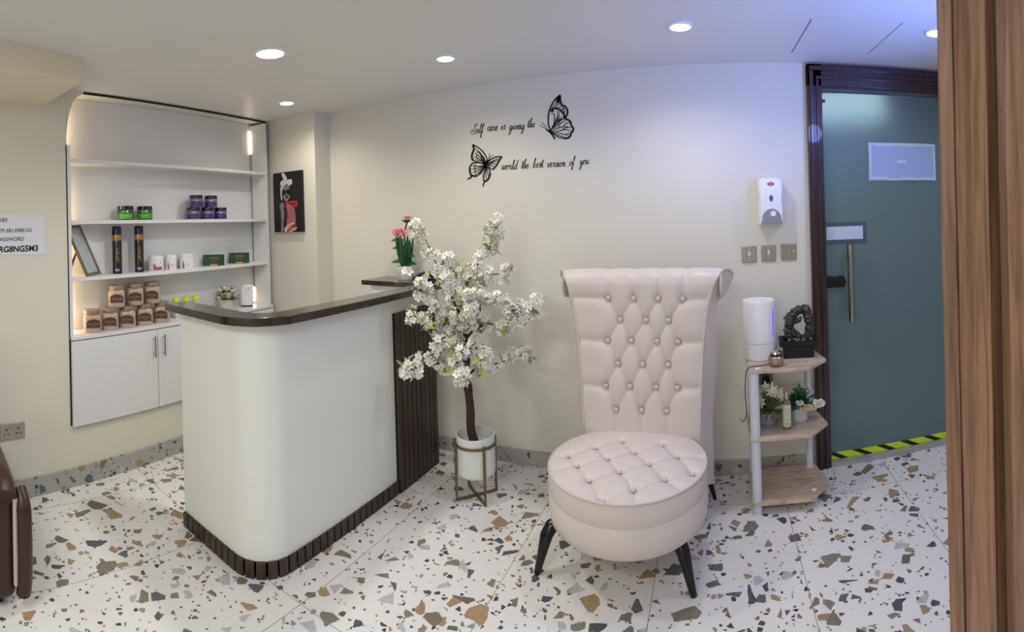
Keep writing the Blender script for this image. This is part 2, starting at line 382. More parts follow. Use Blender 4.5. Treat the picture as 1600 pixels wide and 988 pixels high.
# ================================================================== DOOR
door = bpy.data.objects.new('door_1', None); C.objects.link(door); door.location = (DX0, D, 0); struct(door)
def dl(p): return (p[0] - DX0, p[1] - D, p[2])
b = B()
for (a, c) in (((.555, D - .035, 0), (.640, D + .1, 2.292)), ((DX1, D - .035, 0), (DX1 + .085, D + .1, 2.292)), ((.555, D - .035, 2.165), (DX1 + .085, D + .1, 2.292))): b.lo(dl(a), dl(c))
for (a, c) in (((.567, D - .047, 0), (.592, D - .03, 2.2545)), ((.604, D - .043, 0), (.622, D - .03, 2.2045)), ((.567, D - .047, 2.255), (DX1 + .07, D - .03, 2.280)), ((.604, D - .043, 2.205), (DX1, D - .03, 2.225))): b.lo(dl(a), dl(c))
b.obj('door_frame', M_FRAME, door, bevel=.004)
gm = bpy.data.materials.new('frosted_teal_glass'); gm.use_nodes = True; g = gm.node_tree.nodes['Principled BSDF']
g.inputs['Base Color'].default_value = (*srgb((130, 154, 156)), 1); g.inputs['Roughness'].default_value = .42; g.inputs['Transmission Weight'].default_value = .5; g.inputs['IOR'].default_value = 1.3
B().lo(dl((.643, D + .018, .030)), dl((DX1 - .003, D + .030, 2.145))).obj('glass_panel', gm, door)
B().lo(dl((.640, D + .010, 2.146)), dl((DX1, D + .045, 2.165))).obj('head_rail', mat('bronze_rail', (96, 90, 84), .4), door)
b = B(); hx = .776; yb = D - .05
b.tube([(hx - DX0, yb - D, .83), (hx - DX0, yb - D, 1.27)], .017, 20)
for z in (.92, 1.20): b.tube([(hx - DX0, yb - D, z), (hx - DX0, .018, z)], .007, 10)
b.obj('pull_handle', mat('polished_steel', (160, 158, 160), .12, metal=1), door)
b = B(); b.box(dl((.695, D + .008, 1.055)), (.11, .02, .065)); b.tube([dl((.735, D + .002, 1.055)), dl((.735, D - .012, 1.055))], .022, 16)
b.obj('lock', M_BLACK, door, bevel=.004)
struct(B().lo((.56, D - .03, 0), (DX1 + .05, D + .1, .022)).obj('trim_2', mat('grey_stone_threshold', (168, 166, 168), .5, noise=.05)))
# black and yellow hazard tape along the foot of the glass
hm = bpy.data.materials.new('hazard_chevrons'); hm.use_nodes = True; N = hm.node_tree.nodes; Lk = hm.node_tree.links; hb = N['Principled BSDF']; hb.inputs['Roughness'].default_value = .4
ge = N.new('ShaderNodeNewGeometry'); sx = N.new('ShaderNodeSeparateXYZ'); Lk.new(ge.outputs['Position'], sx.inputs[0])
a = N.new('ShaderNodeMath'); a.operation = 'MULTIPLY_ADD'; a.inputs[1].default_value = 2.0; Lk.new(sx.outputs[2], a.inputs[0]); Lk.new(sx.outputs[0], a.inputs[2])
md = N.new('ShaderNodeMath'); md.operation = 'MODULO'; md.inputs[1].default_value = .15; Lk.new(a.outputs[0], md.inputs[0])
lt = N.new('ShaderNodeMath'); lt.operation = 'LESS_THAN'; lt.inputs[1].default_value = .05; Lk.new(md.outputs[0], lt.inputs[0])
mx = N.new('ShaderNodeMix'); mx.data_type = 'RGBA'; mx.inputs[6].default_value = (*srgb((200, 236, 20)), 1); mx.inputs[7].default_value = (*srgb((24, 26, 24)), 1); Lk.new(lt.outputs[0], mx.inputs[0]); Lk.new(mx.outputs[2], hb.inputs['Base Color'])
tag(B().lo((.645, D + .0135, .024), (DX1 - .002, D + .0175, .062)).obj('hazard_tape', hm), 'black and yellow striped hazard tape along the foot of the glass door', 'tape')
# sheets on the glass
def sheet(name, label, cat, x0, x1, z0, z1, inner, border, bw=.0):
    t = thing(name, label, cat, ((x0 + x1) / 2, D + .016, z0)); W = x1 - x0; Hh = z1 - z0
    B().box((0, 0, Hh / 2), (W, .003, Hh)).obj('backing', border, t)
    return t, W, Hh
t, W, Hh = sheet('taped_sheet', 'pale blue paper sheet taped high on the frosted glass door', 'paper', .92, 1.352, 1.635, 1.86, None, mat('pale_tape', (176, 196, 214), .6))
B().box((0, -.003, Hh / 2), (W - .045, .003, Hh - .04)).obj('paper', mat('blue_sheet', (150, 170, 214), .6), t)
b = B()
for x, z, w_, h_ in ((-.12, Hh - .014, .10, .02), (.04, Hh - .012, .11, .018), (.17, Hh - .012, .08, .018), (-.15, .014, .11, .018), (.03, .012, .10, .018), (.15, .012, .08, .018), (-.205, .11, .016, .12), (.205, .10, .016, .12), (-.01, Hh / 2, .06, .022)): B().box((x, -.006, z), (w_, .002, h_)).obj('tape_piece', mat('clear_tape', (178, 198, 222), .5), t)
t, W, Hh = sheet('door_sign', 'blank white sign plate with dark grey border above the door handle', 'sign', .632, .896, 1.272, 1.396, None, mat('grey_sign_border', (74, 86, 98), .5))
B().box((0, -.003, Hh / 2), (W - .045, .003, Hh - .048)).obj('sign_face', mat('pale_sign_face', (190, 202, 222), .5), t)
tag(B().lo((.648, D + .0145, 2.085), (.668, D + .0175, 2.105)).obj('red_sticker', mat('red_sticker', (150, 50, 70), .5)), 'tiny red sticker in the top corner of the glass door', 'sticker')
# dim room behind the glass
M_BACKR = mat('back_room_paint', (150, 168, 166), .7)
b = B(); b.lo((.3, D + 1.5, 0), (2.6, D + 1.6, CEIL)); b.lo((.2, D + .1, 0), (.3, D + 1.6, CEIL)); b.lo((2.5, D + .1, 0), (2.6, D + 1.6, CEIL)); b.lo((.2, D + .1, CEIL), (2.6, D + 1.6, CEIL + .05)); b.lo((DX1 + .085, D + .09, 0), (2.6, D + .12, CEIL))
struct(b.obj('wall_back_room', M_BACKR))
light('glass_backlight', 'AREA', (.95, D + .85, 2.24), 7, (.94, 1, .97), .7, (.8, D + .5, 0))  # added area lamp, lightens the frosted glass towards its top

# ================================================================== WOODEN POST (foreground right)
post = thing('slatted_wood_panel', 'tall walnut slatted panel closing the right edge of the view', 'wood panel', (.36, .74, 0))
def pr(px, r): a = (px - X0) / F + TY * 0; d = ray(px, YH); return Vector((d.x * r / math.hypot(d.x, d.y), d.y * r / math.hypot(d.x, d.y)))
def slat(name, px0, px1, r0, r1, back):
    p0, p1 = pr(px0, r0), pr(px1, r1); n = Vector(((p1 - p0).y, -(p1 - p0).x)).normalized()
    if n.dot(p0) < 0: n = -n
    q = [p0, p1, p1 + n * back, p0 + n * back]
    B().prism([(v.x - .36, v.y - .74) for v in q], 0, CEIL - .001).obj(name, M_WALNUT, post, bevel=.0015)
slat('backing_panel', 1470, 1720, .86, .80, .03)
slat('slat', 1497, 1545, .815, .79, .04)
slat('slat', 1573, 1650, .775, .75, .05)
slat('edge_strip', 1471.5, 1494, .852, .845, .02)

# ================================================================== DOWNLIGHTS AND CEILING PANEL
M_GLOW = mat('downlight_lens', (255, 255, 255), .5, emit=(1, .98, .95), estr=9)
for i, ((x, y), r, en, co, lab) in enumerate(DOWN):
    t = thing('ceiling_downlight', lab, 'ceiling light', (x, y, CEIL))
    B().lathe([(r * 1.02, -.0005), (r * 1.30, -.0005), (r * 1.28, -.006), (r * 1.02, -.009), (r * .98, -.004)], 32).obj('trim_ring', M_WHITE, t)
    B().lathe([(0, -.004), (r * .99, -.004), (r * .99, -.001), (0, -.001)], 32).obj('lens', M_GLOW, t)
    light('downlight_lamp', 'SPOT', (x, y, CEIL - .02), en, co, r, (x, y, 0), cone=2.75, blend=.9)
pa, pb, pc = onZ(1268, 30, CEIL), onZ(1237, 82, CEIL), onZ(1411, 35, CEIL); pd = pc + (pb - pa)
t = thing('ceiling_access_panel', 'thin square access panel set flush in the ceiling by the door', 'access panel', (pa.x, pa.y, CEIL))
def line(p, q, w_=.004):
    p, q = p - pa, q - pa; d = (q - p).normalized(); n = Vector((-d.y, d.x, 0)) * w_ / 2
    b.prism([(p - n).xy[:], (q - n).xy[:], (q + n).xy[:], (p + n).xy[:]], -.0015, -.0003)
b = B(); line(pa, pb); line(pc, pd, .002); b.obj('seam', mat('grey_seam', (96, 96, 110), .8), t)
b = B(); line(pa, pc, .0015); line(pb, pd, .0015); b.obj('seam', mat('pale_seam', (190, 190, 205), .8), t)

# ================================================================== SHELVING NICHE AND CABINET
DEP = .168
RZL = WA + 0  # rotation of the wall frame
def WP(off, s, z, base): p = wl(off, s, z); return p - base
def wlbox(b, o0, o1, s0, s1, z0, z1, base=Vector((0, 0, 0))):
    q = [wl(OFF + o0, s0), wl(OFF + o1, s0), wl(OFF + o1, s1), wl(OFF + o0, s1)]
    b.prism([(p.x - base.x, p.y - base.y) for p in q], z0 - base.z, z1 - base.z)
    return b
SZ = (1.897, 1.532, 1.196)      # top faces of the three shelves
ZW = .858                       # worktop
base = wl(OFF - DEP, (S0 + S1) / 2, ZW)
su = thing('shelving_unit', 'white built-in wall shelves with three boards inside the arched niche', 'shelves', base)
wlbox(B(), -DEP - .018, -DEP, S0 - .04, S1, ZW - .02, CEIL - .002, base).obj('back_panel', M_LAM, su)
wlbox(B(), -DEP, -.001, S1 - .016, S1, ZW + .001, ZN + .0, base).obj('side_panel', M_LAM, su)
wlbox(B(), -DEP, -.122, S0 - .04, S0 - .024, ZW + .001, ZN, base).obj('side_panel', M_LAM, su)
b = B(); wlbox(b, -.115, .003, S0 + .0015, S0 + .022, ZW + .001, ZN - .31, base); b.obj('edge_strip', M_LAM, su)
for z in SZ: wlbox(B(), -DEP, -.006, S0 + .014, S1 - .016, z - .022, z, base).obj('shelf', M_LAM, su, bevel=.001)
wlbox(B(), -.016, -.004, S0 + .125, S1, ZN + .004, CEIL - .003, base).obj('top_gap_strip', M_DARKGAP, su)  # dark strip filling the gap under the ceiling, its shade given as colour
M_LED = mat('warm_led_strip', (255, 236, 200), .5, emit=(1, .78, .48), estr=10)
M_LEDO = mat('unlit_led_channel', (150, 148, 146), .4)
for z0, z1, on in ((2.06, 2.24, 1), (SZ[0], 2.06, 0), (SZ[1] + .001, SZ[0] - .024, 0), (SZ[2] + .001, SZ[1] - .024, 0), (ZW + .12, SZ[2] - .024, 0), (ZW + .02, ZW + .13, 1)):
    wlbox(B(), -DEP + .006, -DEP + .013, S1 - .021, S1 - .0165, z0, z1, base).obj('led_strip', M_LED if on else M_LEDO, su)
M_LEDB = mat('bright_warm_led_strip', (255, 236, 200), .5, emit=(1, .78, .48), estr=45)
for z0, z1 in ((ZW + .03, SZ[2] - .05), (SZ[2] + .03, SZ[1] - .05), (SZ[1] + .03, SZ[0] - .15), (1.98, 2.2)):
    wlbox(B(), -.140, -.132, S0 - .02, S0 - .012, z0, z1, base).obj('led_strip', M_LEDB, su)
wlbox(B(), .0005, .0015, S0 - .006, S0 + .001, ZC0, ZN - .31, base).obj('shadow_gap', M_DARKGAP, su)
base = wl(OFF, (S0 + S1) / 2, ZC0)
cb = thing('base_cabinet', 'white wall-hung cabinet with steel bar handles below the shelves', 'cabinet', base)
wlbox(B(), -DEP - .01, .0, S0 + .004, S1, ZC0 + .02, ZW - .022, base).obj('body', M_LAM, cb)
wlbox(B(), -DEP, .024, S0 + .0015, S1 - .001, ZW - .020, ZW, base).obj('worktop', M_LAM, cb, bevel=.001)
wlbox(B(), .0005, .006, S0 + .002, S1 - .002, ZC0 + .004, ZW - .022, base).obj('backing', M_DARKGAP, cb)
sd_ = [S0, 1.921, 2.50, S1]
for i in range(3):
    s0, s1 = sd_[i] + .002, sd_[i + 1] - .002
    o = wlbox(B(), .007, .025, s0, s1, ZC0, ZW - .026, base).obj('door', M_LAM, cb, bevel=.001)
    hs = s1 - .035 if i == 0 else s0 + .035 if i == 1 else s1 - .04
    b = B(); p0 = wl(OFF + .052, hs) - base; z0, z1 = .665 - ZC0, .800 - ZC0
    b.tube([(p0.x, p0.y, z0), (p0.x, p0.y, z1)], .0055, 10)
    pi = wl(OFF + .024, hs) - base
    for z in (z0 + .02, z1 - .02): b.tube([(p0.x, p0.y, z), (pi.x, pi.y, z)], .004, 8)
    b.obj('handle', M_CHROME, o)

# ------------------------------------------------------------------ things on the shelves
def nl(px, py, dep, z):   # a spot on a shelf, dep behind the wall line
    p = onL(px, py, OFF - dep); return (p.x, p.y, z)
FACE = lambda p: math.atan2(p[1], p[0]) - PI / 2     # turn a label (made facing -Y) to the room's middle
def jar(name, lid, body, band, label, cat, group, r, h, lidh, loc, lr=1.0, tri=False):
    t = thing(name, label, cat, loc, 0, group)
    B().lathe([(0, 0), (r * .93, 0), (r, r * .08), (r, h - lidh - .003), (r * .96, h - lidh), (0, h - lidh)], 28).obj('body', body, t)
    B().lathe([(0, h - lidh), (r * 1.0 * lr, h - lidh), (r * 1.01 * lr, h - .003), (r * .97 * lr, h), (0, h)], 28).obj('lid', lid, t)
    bb = B(); a0, a1 = -PI / 2 - 1.0, -PI / 2 + 1.0; n = 16; lo = h * .10; hi = (h - lidh) * .62
    bb.grid(lambda u, v: ((r + .0008) * math.cos(a0 + (a1 - a0) * u), (r + .0008) * math.sin(a0 + (a1 - a0) * u), lo + (hi - lo) * v), n, 2)
    bb.obj('label_band', band, t)
    return t
def wrap(b, txt, size, r, z, align='CENTER', bold=0, a0=-PI / 2, sx=1, rotv=False):
    if rotv: text_faces(b, txt, size, lambda x, y, d: (r * math.cos(a0 - y / r), r * math.sin(a0 - y / r), z + x), align, bold=bold, sx=sx)
    else: text_faces(b, txt, size, lambda x, y, d: (r * math.cos(a0 + x / r), r * math.sin(a0 + x / r), z + y), align, bold=bold, sx=sx)
M_GRN = mat('deep_green_jar', (22, 92, 48), .2, coat=.3); M_LIME = mat('lime_label', (96, 168, 50), .4)
M_PUR = mat('purple_jar', (116, 92, 148), .25, coat=.3); M_PURD = mat('dark_purple_label', (60, 44, 92), .4); M_LID = mat('black_lid', (22, 20, 26), .25, coat=.4)
g0 = jar('green_jar', M_LID, M_GRN, M_LIME, '', 'jar', 'green jars on the second shelf', .051, .090, .022, (0, 0, 0))
b = B(); wrap(b, 'Keratin', .015, .0522, .050, bold=.0002); b.obj('lettering', M_PAPER, g0); b = B(); wrap(b, 'HAIR MASK', .008, .0530, .024); b.obj('small_print', M_PAPER, g0)
p = nl(196, 337, .085, SZ[1]); g0.location = p; g0.rotation_euler.z = FACE(p); g0['label'] = 'left of the two green jars with black lids'
p = nl(226, 337, .085, SZ[1]); dup(g0, p, FACE(p), 'right of the two green jars with black lids')
p0 = jar('purple_jar', M_LID, M_PUR, M_PURD, '', 'jar', 'purple jars stacked on the second shelf', .0475, .086, .024, (0, 0, 0))
b = B(); wrap(b, 'Argan', .015, .0487, .046, bold=.0002); b.obj('lettering', mat('lilac_print', (200, 190, 220), .5), p0); b = B(); wrap(b, 'OIL HAIR MASK', .006, .0495, .022); b.obj('small_print', mat('lilac_print', (1, 1, 1)), p0)
for k, (px, lv, lab) in enumerate(((302, 0, 'purple jar at the left end of the bottom row'), (324, 0, 'purple jar in the middle of the bottom row'), (344.5, 0, 'purple jar at the right end of the bottom row'),
                              (307, 1, 'left purple jar of the pair on top of the stack'), (330, 1, 'right purple jar of the pair on top of the stack'))):
    p = nl(px, 338, .085, SZ[1] + lv * .0865)
    if k == 0: p0.location = p; p0.rotation_euler.z = FACE(p); p0['label'] = lab
    else: dup(p0, p, FACE(p), lab)
# spray cans
M_GOLD = mat('gold_band', (176, 140, 70), .35, metal=.6); M_CAN = mat('black_can', (20, 22, 26), .25, coat=.4)
def can():
    t = thing('spray_can', '', 'spray can', (0, 0, 0), 0, 'tall black hairspray cans'); r = .031
    B().lathe([(0, 0), (r, 0), (r, 0.2520), (r * .9, 0.2598), (0, 0.2598)], 28).obj('body', M_CAN, t)
    B().lathe([(r * 1.01, 0.2083), (r * 1.02, 0.2094), (r * 1.02, 0.2419), (r * 1.01, 0.2430)], 28).obj('gold_band', M_GOLD, t)
    B().lathe([(0, 0.2442), (r * .97, 0.2447), (r * .95, 0.2934), (r * .85, 0.2990), (0, 0.3002)], 28).obj('cap', mat('black_cap', (28, 32, 42), .3), t)
    b = B(); wrap(b, 'Lafresh', .034, r + .0008, .065, 'LEFT', bold=.0004, rotv=True, a0=-PI / 2 + .35); b.obj('lettering', M_GOLD, t)
    b = B(); wrap(b, 'DAILY', .011, r + .0008, .022, bold=.0006); b.obj('brand_line', M_PAPER, t); b = B(); wrap(b, 'HAIR SPRAY', .005, r + .0008, .014); b.obj('small_print', M_PAPER, t)
    return t
c0 = can(); p = nl(183.5, 423, .085, SZ[2]); c0.location = p; c0.rotation_euler.z = FACE(p); c0['label'] = 'tall black hairspray can with gold band, beside the photo frame'
p = nl(218, 422, .085, SZ[2]); dup(c0, p, FACE(p), 'tall black hairspray can with gold band, beside the white pots')
# white pots
def pot_jar(label, art, r=.035, h=.098):
    t = thing('supplement_pot', label, 'pot', (0, 0, 0), 0, 'white pots with screw lids on the third shelf')
    B().lathe([(0, 0), (r * .96, 0), (r, .004), (r, h * .74), (r * .93, h * .78), (0, h * .78)], 28).obj('body', M_WHITE, t)
    B().lathe([(0, h * .78), (r, h * .785), (r, h * .98), (r * .97, h), (0, h)], 36).obj('lid', M_WHITE, t)
    b = B(); a0 = -PI / 2; rr = r + .0008
    if art == 'pink':
        b.grid(lambda u, v: (rr * math.cos(a0 - .35 + 1.2 * u), rr * math.sin(a0 - .35 + 1.2 * u), .006 + v * .022), 10, 2); b.obj('label_band', mat('magenta_label', (176, 56, 112), .4), t)
        b = B(); b.ball((rr * math.cos(a0 - .2) * 0.97, rr * math.sin(a0 - .2) * .97, .037), (.013, .006, .009), 10, 6); b.obj('fruit_picture', mat('orange_fruit', (206, 120, 80), .5), t)
        b = B(); wrap(b, 'BIOTIN', .008, rr + .0006, .015, a0=a0 + .3); b.obj('lettering', M_PAPER, t); b = B(); wrap(b, 'GUMMIES', .006, rr + .0006, .048, a0=a0 + .5); b.obj('lettering', M_INK, t)
    else:
        pts = lambda u, v: (rr * math.cos(a0 - .55 + (.32 - .26 * v) * (u) + .1 * v), rr * math.sin(a0 - .55 + (.32 - .26 * v) * (u) + .1 * v), .004 + .052 * v)
        b.grid(pts, 5, 8); b.obj('red_wedge', mat('red_wedge', (200, 40, 56), .4), t)
        b = B(); wrap(b, 'COLLAGEN', .0075, rr, .030, a0=a0 + .25); b.obj('lettering', mat('grey_print', (120, 120, 126), .5), t); b = B(); wrap(b, 'POWDER', .006, rr, .018, a0=a0 + .25); b.obj('lettering', mat('grey_print', (120, 120, 126), .5), t)
    return t
for px, lab, art, r in ((244, 'white supplement pot with magenta fruit label', 'pink', .050), (267, 'narrower white pot with red wedge beside the magenta labelled pot', 'red', .040), (291, 'white pot with red wedge beside the green boxes', 'red', .049)):
    t = pot_jar(lab, art, r); p = nl(px, 418, .09, SZ[2]); t.location = p; t.rotation_euler.z = FACE(p)
# green boxes
for px, lab in ((334, 'dark green soap box beside the white pots'), (374, 'dark green soap box nearest the right end of the shelf')):
    p = nl(px, 413, .09, SZ[2]); t = thing('green_box', lab, 'box', p, FACE(p), 'green boxes on the third shelf')
    B().box((0, 0, .040), (.155, .035, .080)).obj('carton', mat('bottle_green_card', (38, 70, 52), .5), t, bevel=.001)
    b = B(); text_faces(b, 'NATURE', .017, lambda x, y, d: (x, -.0183, .050 + y), 'CENTER'); b.obj('lettering', mat('gold_print', (190, 160, 90), .5), t); b = B(); text_faces(b, 'herbal soap', .009, lambda x, y, d: (x, -.0183, .034 + y), 'CENTER'); b.obj('small_print', mat('gold_print', (190, 160, 90), .5), t)
    B().prism([(x * .028, -.0185 + 0 * x) for x in (-1, 1)] + [(.028, -.0178), (-.028, -.0178)], .002, .012).obj('orange_tab', mat('orange_tab', (214, 140, 60), .5), t)
# photo frame leaning on its strut
A0, A1 = onZ(136, 429, SZ[2]), onZ(158, 423, SZ[2]); A0 = onL(136, 429, OFF - .03); A0.z = SZ[2] + .002; A1 = onL(157, 424, OFF - .145); A1.z = SZ[2] + .002
T0 = onL(101, 345, OFF - .045); T1 = onL(123, 345, OFF - .16)
T0.z = T1.z = SZ[1] - .026
t = thing('photo_frame', 'ornate silver photo frame leaning at the left end of the third shelf', 'picture frame', A0)
ex = (A1 - A0).normalized(); ey = (T0 - A0).normalized(); en_ = ex.cross(ey).normalized(); Wf = (A1 - A0).length; Hf = (T0 - A0).length
def fq(b, u0, u1, v0, v1, d0, d1):
    b.extr([ex * u0 + ey * v0 + en_ * d0, ex * u1 + ey * v0 + en_ * d0, ex * u1 + ey * v1 + en_ * d0, ex * u0 + ey * v1 + en_ * d0], en_ * (d1 - d0))
if en_.dot(E0 - A0) < 0: en_ = -en_
b = B(); bw = .018
fq(b, 0, Wf, 0, bw, -.006, .006); fq(b, 0, Wf, Hf - bw, Hf, -.006, .006); fq(b, 0, bw, bw, Hf - bw, -.006, .006); fq(b, Wf - bw, Wf, bw, Hf - bw, -.006, .006)
b.obj('frame_moulding', mat('aged_silver', (140, 128, 112), .4, metal=.5, noise=.5, nscale=90, bump=1, bscale=120), t, bevel=.002)
b = B(); fq(b, bw, Wf - bw, bw, Hf - bw, -.004, -.001); b.obj('picture', mat('pale_certificate', (196, 200, 204), .3, noise=.12, nscale=12), t)
b = B(); fq(b, 0.002, Wf - .002, 0.002, Hf - .002, -.009, -.006); b.obj('back_board', mat('kraft_back', (160, 136, 104), .7), t)
b = B(); mid = ex * (Wf * .3) + ey * (Hf * .55) - en_ * .009; ft = mid.copy(); ft.z = 0.001 - (A0.z - SZ[2]) + .0; ft = ft - Vector((ex.y, -ex.x, 0)) * 0
foot = Vector((mid.x, mid.y, 0)) + wl(0, -1) * .075
wd = ex * .022
b.extr([mid - wd * .4, mid + wd * .4, foot + wd, foot - wd], en_ * -.003); b.obj('strut', mat('dark_brown_strut', (70, 46, 34), .6), t)
# copper jars
M_JAR = mat('copper_gel_jar', (186, 164, 146), .25, coat=.5, noise=.06); M_JLID = mat('copper_lid', (146, 122, 104), .32, metal=.15); M_JLAB = mat('brown_label', (84, 62, 54), .45)
def cjar():
    t = thing('copper_jar', '', 'jar', (0, 0, 0), 0, 'copper coloured tubs stacked on the worktop'); r = .050; n = 40
    def sq(u, z, rr):
        a = 2 * PI * u; c, s_ = math.cos(a), math.sin(a); k = (abs(c) ** 3.2 + abs(s_) ** 3.2) ** (-1 / 3.2); return (rr * c * k * .93, rr * s_ * k * .93, z)
    prof = [(.0, .001), (r * .94, .0), (r, .006), (r, .078), (r * .93, .088), (r * .80, .093), (0, .093)]
    b = B(); b.grid(lambda u, v: sq(u, prof[round(v * (len(prof) - 1))][1], max(prof[round(v * (len(prof) - 1))][0], 1e-4)), n, len(prof), True); b.obj('body', M_JAR, t)
    B().lathe([(0, .093), (r * .86, .0935), (r * .88, .113), (r * .83, .117), (0, .117)], 32).obj('lid', M_JLID, t)
    b = B(); q = [(-.036, .026), (.036, .026), (.036, .055)] + [(.036 * math.cos(a), .055 + .017 * math.sin(a)) for a in [PI * i / 10 for i in range(1, 10)]] + [(-.036, .055)]
    b.extr([(x, -r * .935, z) for x, z in q], (0, -.0012, 0)); b.obj('label_band', M_JLAB, t)
    b = B(); text_faces(b, 'BODY SCRUB', .0095, lambda x, y, d: (x, -r * .935 - .0018, .044 + y), 'CENTER'); text_faces(b, 'coffee', .007, lambda x, y, d: (x, -r * .935 - .0018, .034 + y), 'CENTER'); b.obj('lettering', mat('copper_print', (190, 160, 140), .4), t)
    return t
j0 = cjar(); first = True
for o_ in j0.children: o_.data.transform(Matrix.Scale(1.14, 4))
BX = [(144, 515, 'copper tub at the far left of the bottom row'), (172, 510, 'second copper tub from the left in the bottom row'), (199.5, 506, 'middle copper tub of the bottom row of five'), (226, 502, 'fourth copper tub in the bottom row, beside the last one'), (253, 498, 'copper tub at the right end of the bottom row, by the counter')]
bot = []
for px, py, lab in BX:
    p = onL(px, py, OFF - .065); p = Vector((p.x, p.y, ZW)); bot.append(p)
    if first: j0.location = p; j0.rotation_euler.z = FACE(p) + .15; j0['label'] = lab; first = False
    else: dup(j0, p, FACE(p) + random.uniform(-.1, .15), lab)
for px, lab in ((182, 'left copper tub of the top row of three'), (211.5, 'middle copper tub of the top row of three'), (238.5, 'right copper tub of the top row of three')):
    p = onL(px, 470, OFF - .072); dup(j0, (p.x, p.y, ZW + .1345), FACE(p) + random.uniform(-.1, .15), lab)
# yellow-capped little jars, flower pot, white box
y0 = None
for px, lab in ((275, 'little glass pot with lime lid nearest the copper tubs'), (291, 'middle little glass pot with lime lid'), (306, 'little glass pot with lime lid nearest the flowers')):
    p = onL(px, 470, OFF - .10); p = (p.x, p.y, ZW)
    if y0 is None:
        y0 = thing('lime_lidded_pot', lab, 'pot', p, 0, 'little pots with lime lids'); r = .022
        B().lathe([(0, 0), (r, 0), (r, .100), (r * .9, .106), (0, .106)], 20).obj('body', mat('pale_glass_pot', (198, 200, 196), .15, coat=.4), y0)
        B().lathe([(0, .106), (r * 1.1, .107), (r * 1.1, .136), (r, .140), (0, .140)], 20).obj('lid', mat('lime_lid', (212, 224, 40), .35), y0)
    else: dup(y0, p, 0, lab)
def rose(b, c, r, n=3, up=(0, 0, 1)):
    for k in range(n):
        rr = r * (1 - k * .26)
        for q in range(6):
            a = 2 * PI * q / 6 + k * .5; d = Vector((math.cos(a), math.sin(a), .25 + .4 * k)).normalized()
            b.leaf(Vector(c) + d * rr * .15, d + Vector(up) * (.1 + .5 * k), Vector(up) - d * .4, rr, rr * 1.05, -.5, 4)
    b.ball(c + Vector(up) * r * .25, r * .42, 10, 6)
p = onL(355, 478, OFF - .062); fp = thing('flower_pot', 'small white pot of ivory roses beside the white box', 'flower pot', (p.x, p.y, ZW))
B().lathe([(0, 0), (.050, 0), (.062, .085), (.056, .085), (.050, .07), (0, .07)], 24).obj('pot', mat('pale_pot', (206, 202, 194), .4), fp)
rn = random.Random(3)
b = B()
for i in range(90):
    a = rn.uniform(0, 2 * PI); e = rn.uniform(-.1, 1.3); d = Vector((math.cos(a) * math.cos(e), math.sin(a) * math.cos(e), math.sin(e)))
    b.leaf(Vector((0, 0, .095)) + d * .03, d, (0, 0, 1), rn.uniform(.05, .075), .02, .2)
b.obj('leaves', mat('soft_green_leaf', (112, 138, 100), .6, noise=.2), fp)
fa = math.atan2(-p.y, -p.x)
for k, (a, z, r, mm) in enumerate(((.15, .11, .037, M_IVORY), (-.6, .115, .026, mat('peach_petal', (222, 196, 160), .55)), (-1.1, .09, .030, M_IVORY), (.8, .135, .030, M_BLOS), (0, .155, .030, M_BLOS), (-.9, .145, .026, M_BLOS), (1.2, .10, .024, M_BLOS), (2.8, .13, .03, M_BLOS))):
    b = B(); c = Vector((math.cos(fa + a) * .055, math.sin(fa + a) * .055, z)); rose(b, c, r, up=(c.normalized() + Vector((0, 0, .3))).normalized()); b.obj('rose', mm, fp)
p = onL(386, 481, OFF - .09); t = thing('white_router', 'slim upright white box with a dark foot beside the small roses', 'router', (p.x, p.y, ZW), FACE(p))
B().box((0, 0, .088), (.098, .06, .160)).obj('casing', M_WHITE, t, bevel=.012)
B().box((0, 0, .004), (.086, .052, .008)).obj('foot', M_BLACKM, t)
B().box((.014, -.0305, .14), (.010, .001, .010)).obj('logo', mat('grey_mark', (150, 150, 160), .4), t)

# ================================================================== LEFT WALL: note, socket ; POSTER
def lp(px, py, out=.001): return onL(px, py, OFF + out)
# handwritten note: built in the wall's own frame
s_r = (lp(71, 360).y - wl(OFF, 0).y) / math.cos(WA)
t = thing('wifi_note', 'white paper note with handwritten WIFI password on the left wall', 'paper note', wl(OFF + .001, s_r, 1.34))
tv = wl(0, 1)
def NP(x, z, o=0): return tv * x + Vector((0, 0, z)) + wl(1, 0) * o
b = B(); b.extr([NP(-.42, .012), NP(0, -.002), NP(-.010, .225), NP(-.42, .235)], wl(1, 0) * .0012); b.obj('paper', M_PAPER, t)
for s_, x, z, sz, bd in (('WIFI', -.232, .185, .033, .0), ('TP-381.0980.5G', -.085, .130, .030, .0), ('PASSWORD', -.132, .082, .030, .0), ('0RG8NG5M3', -.048, .022, .046, .0012)):
    b = B(); text_faces(b, s_, sz, lambda xx, yy, d, x=x, z=z: NP(x + xx + yy * .08, z + yy + xx * .01, .0020), 'RIGHT', bold=bd + .0003); b.obj('handwritten_line', M_INK, t)
s_r = (lp(38, 672).y - wl(OFF, 0).y) / math.cos(WA)
t = thing('wall_socket', 'nickel double power socket low on the left wall', 'socket', wl(OFF + .001, s_r - .073, .335)); cs = lambda x, z, o: NP(x, z, o)
def nbox(b, x0, x1, z0, z1, o0, o1): b.extr([NP(x0, z0, o0), NP(x1, z0, o0), NP(x1, z1, o0), NP(x0, z1, o0)], wl(1, 0) * (o1 - o0))
b = B(); nbox(b, -.073, .073, 0, .088, 0, .009); b.obj('plate', M_NICK, t, bevel=.003)
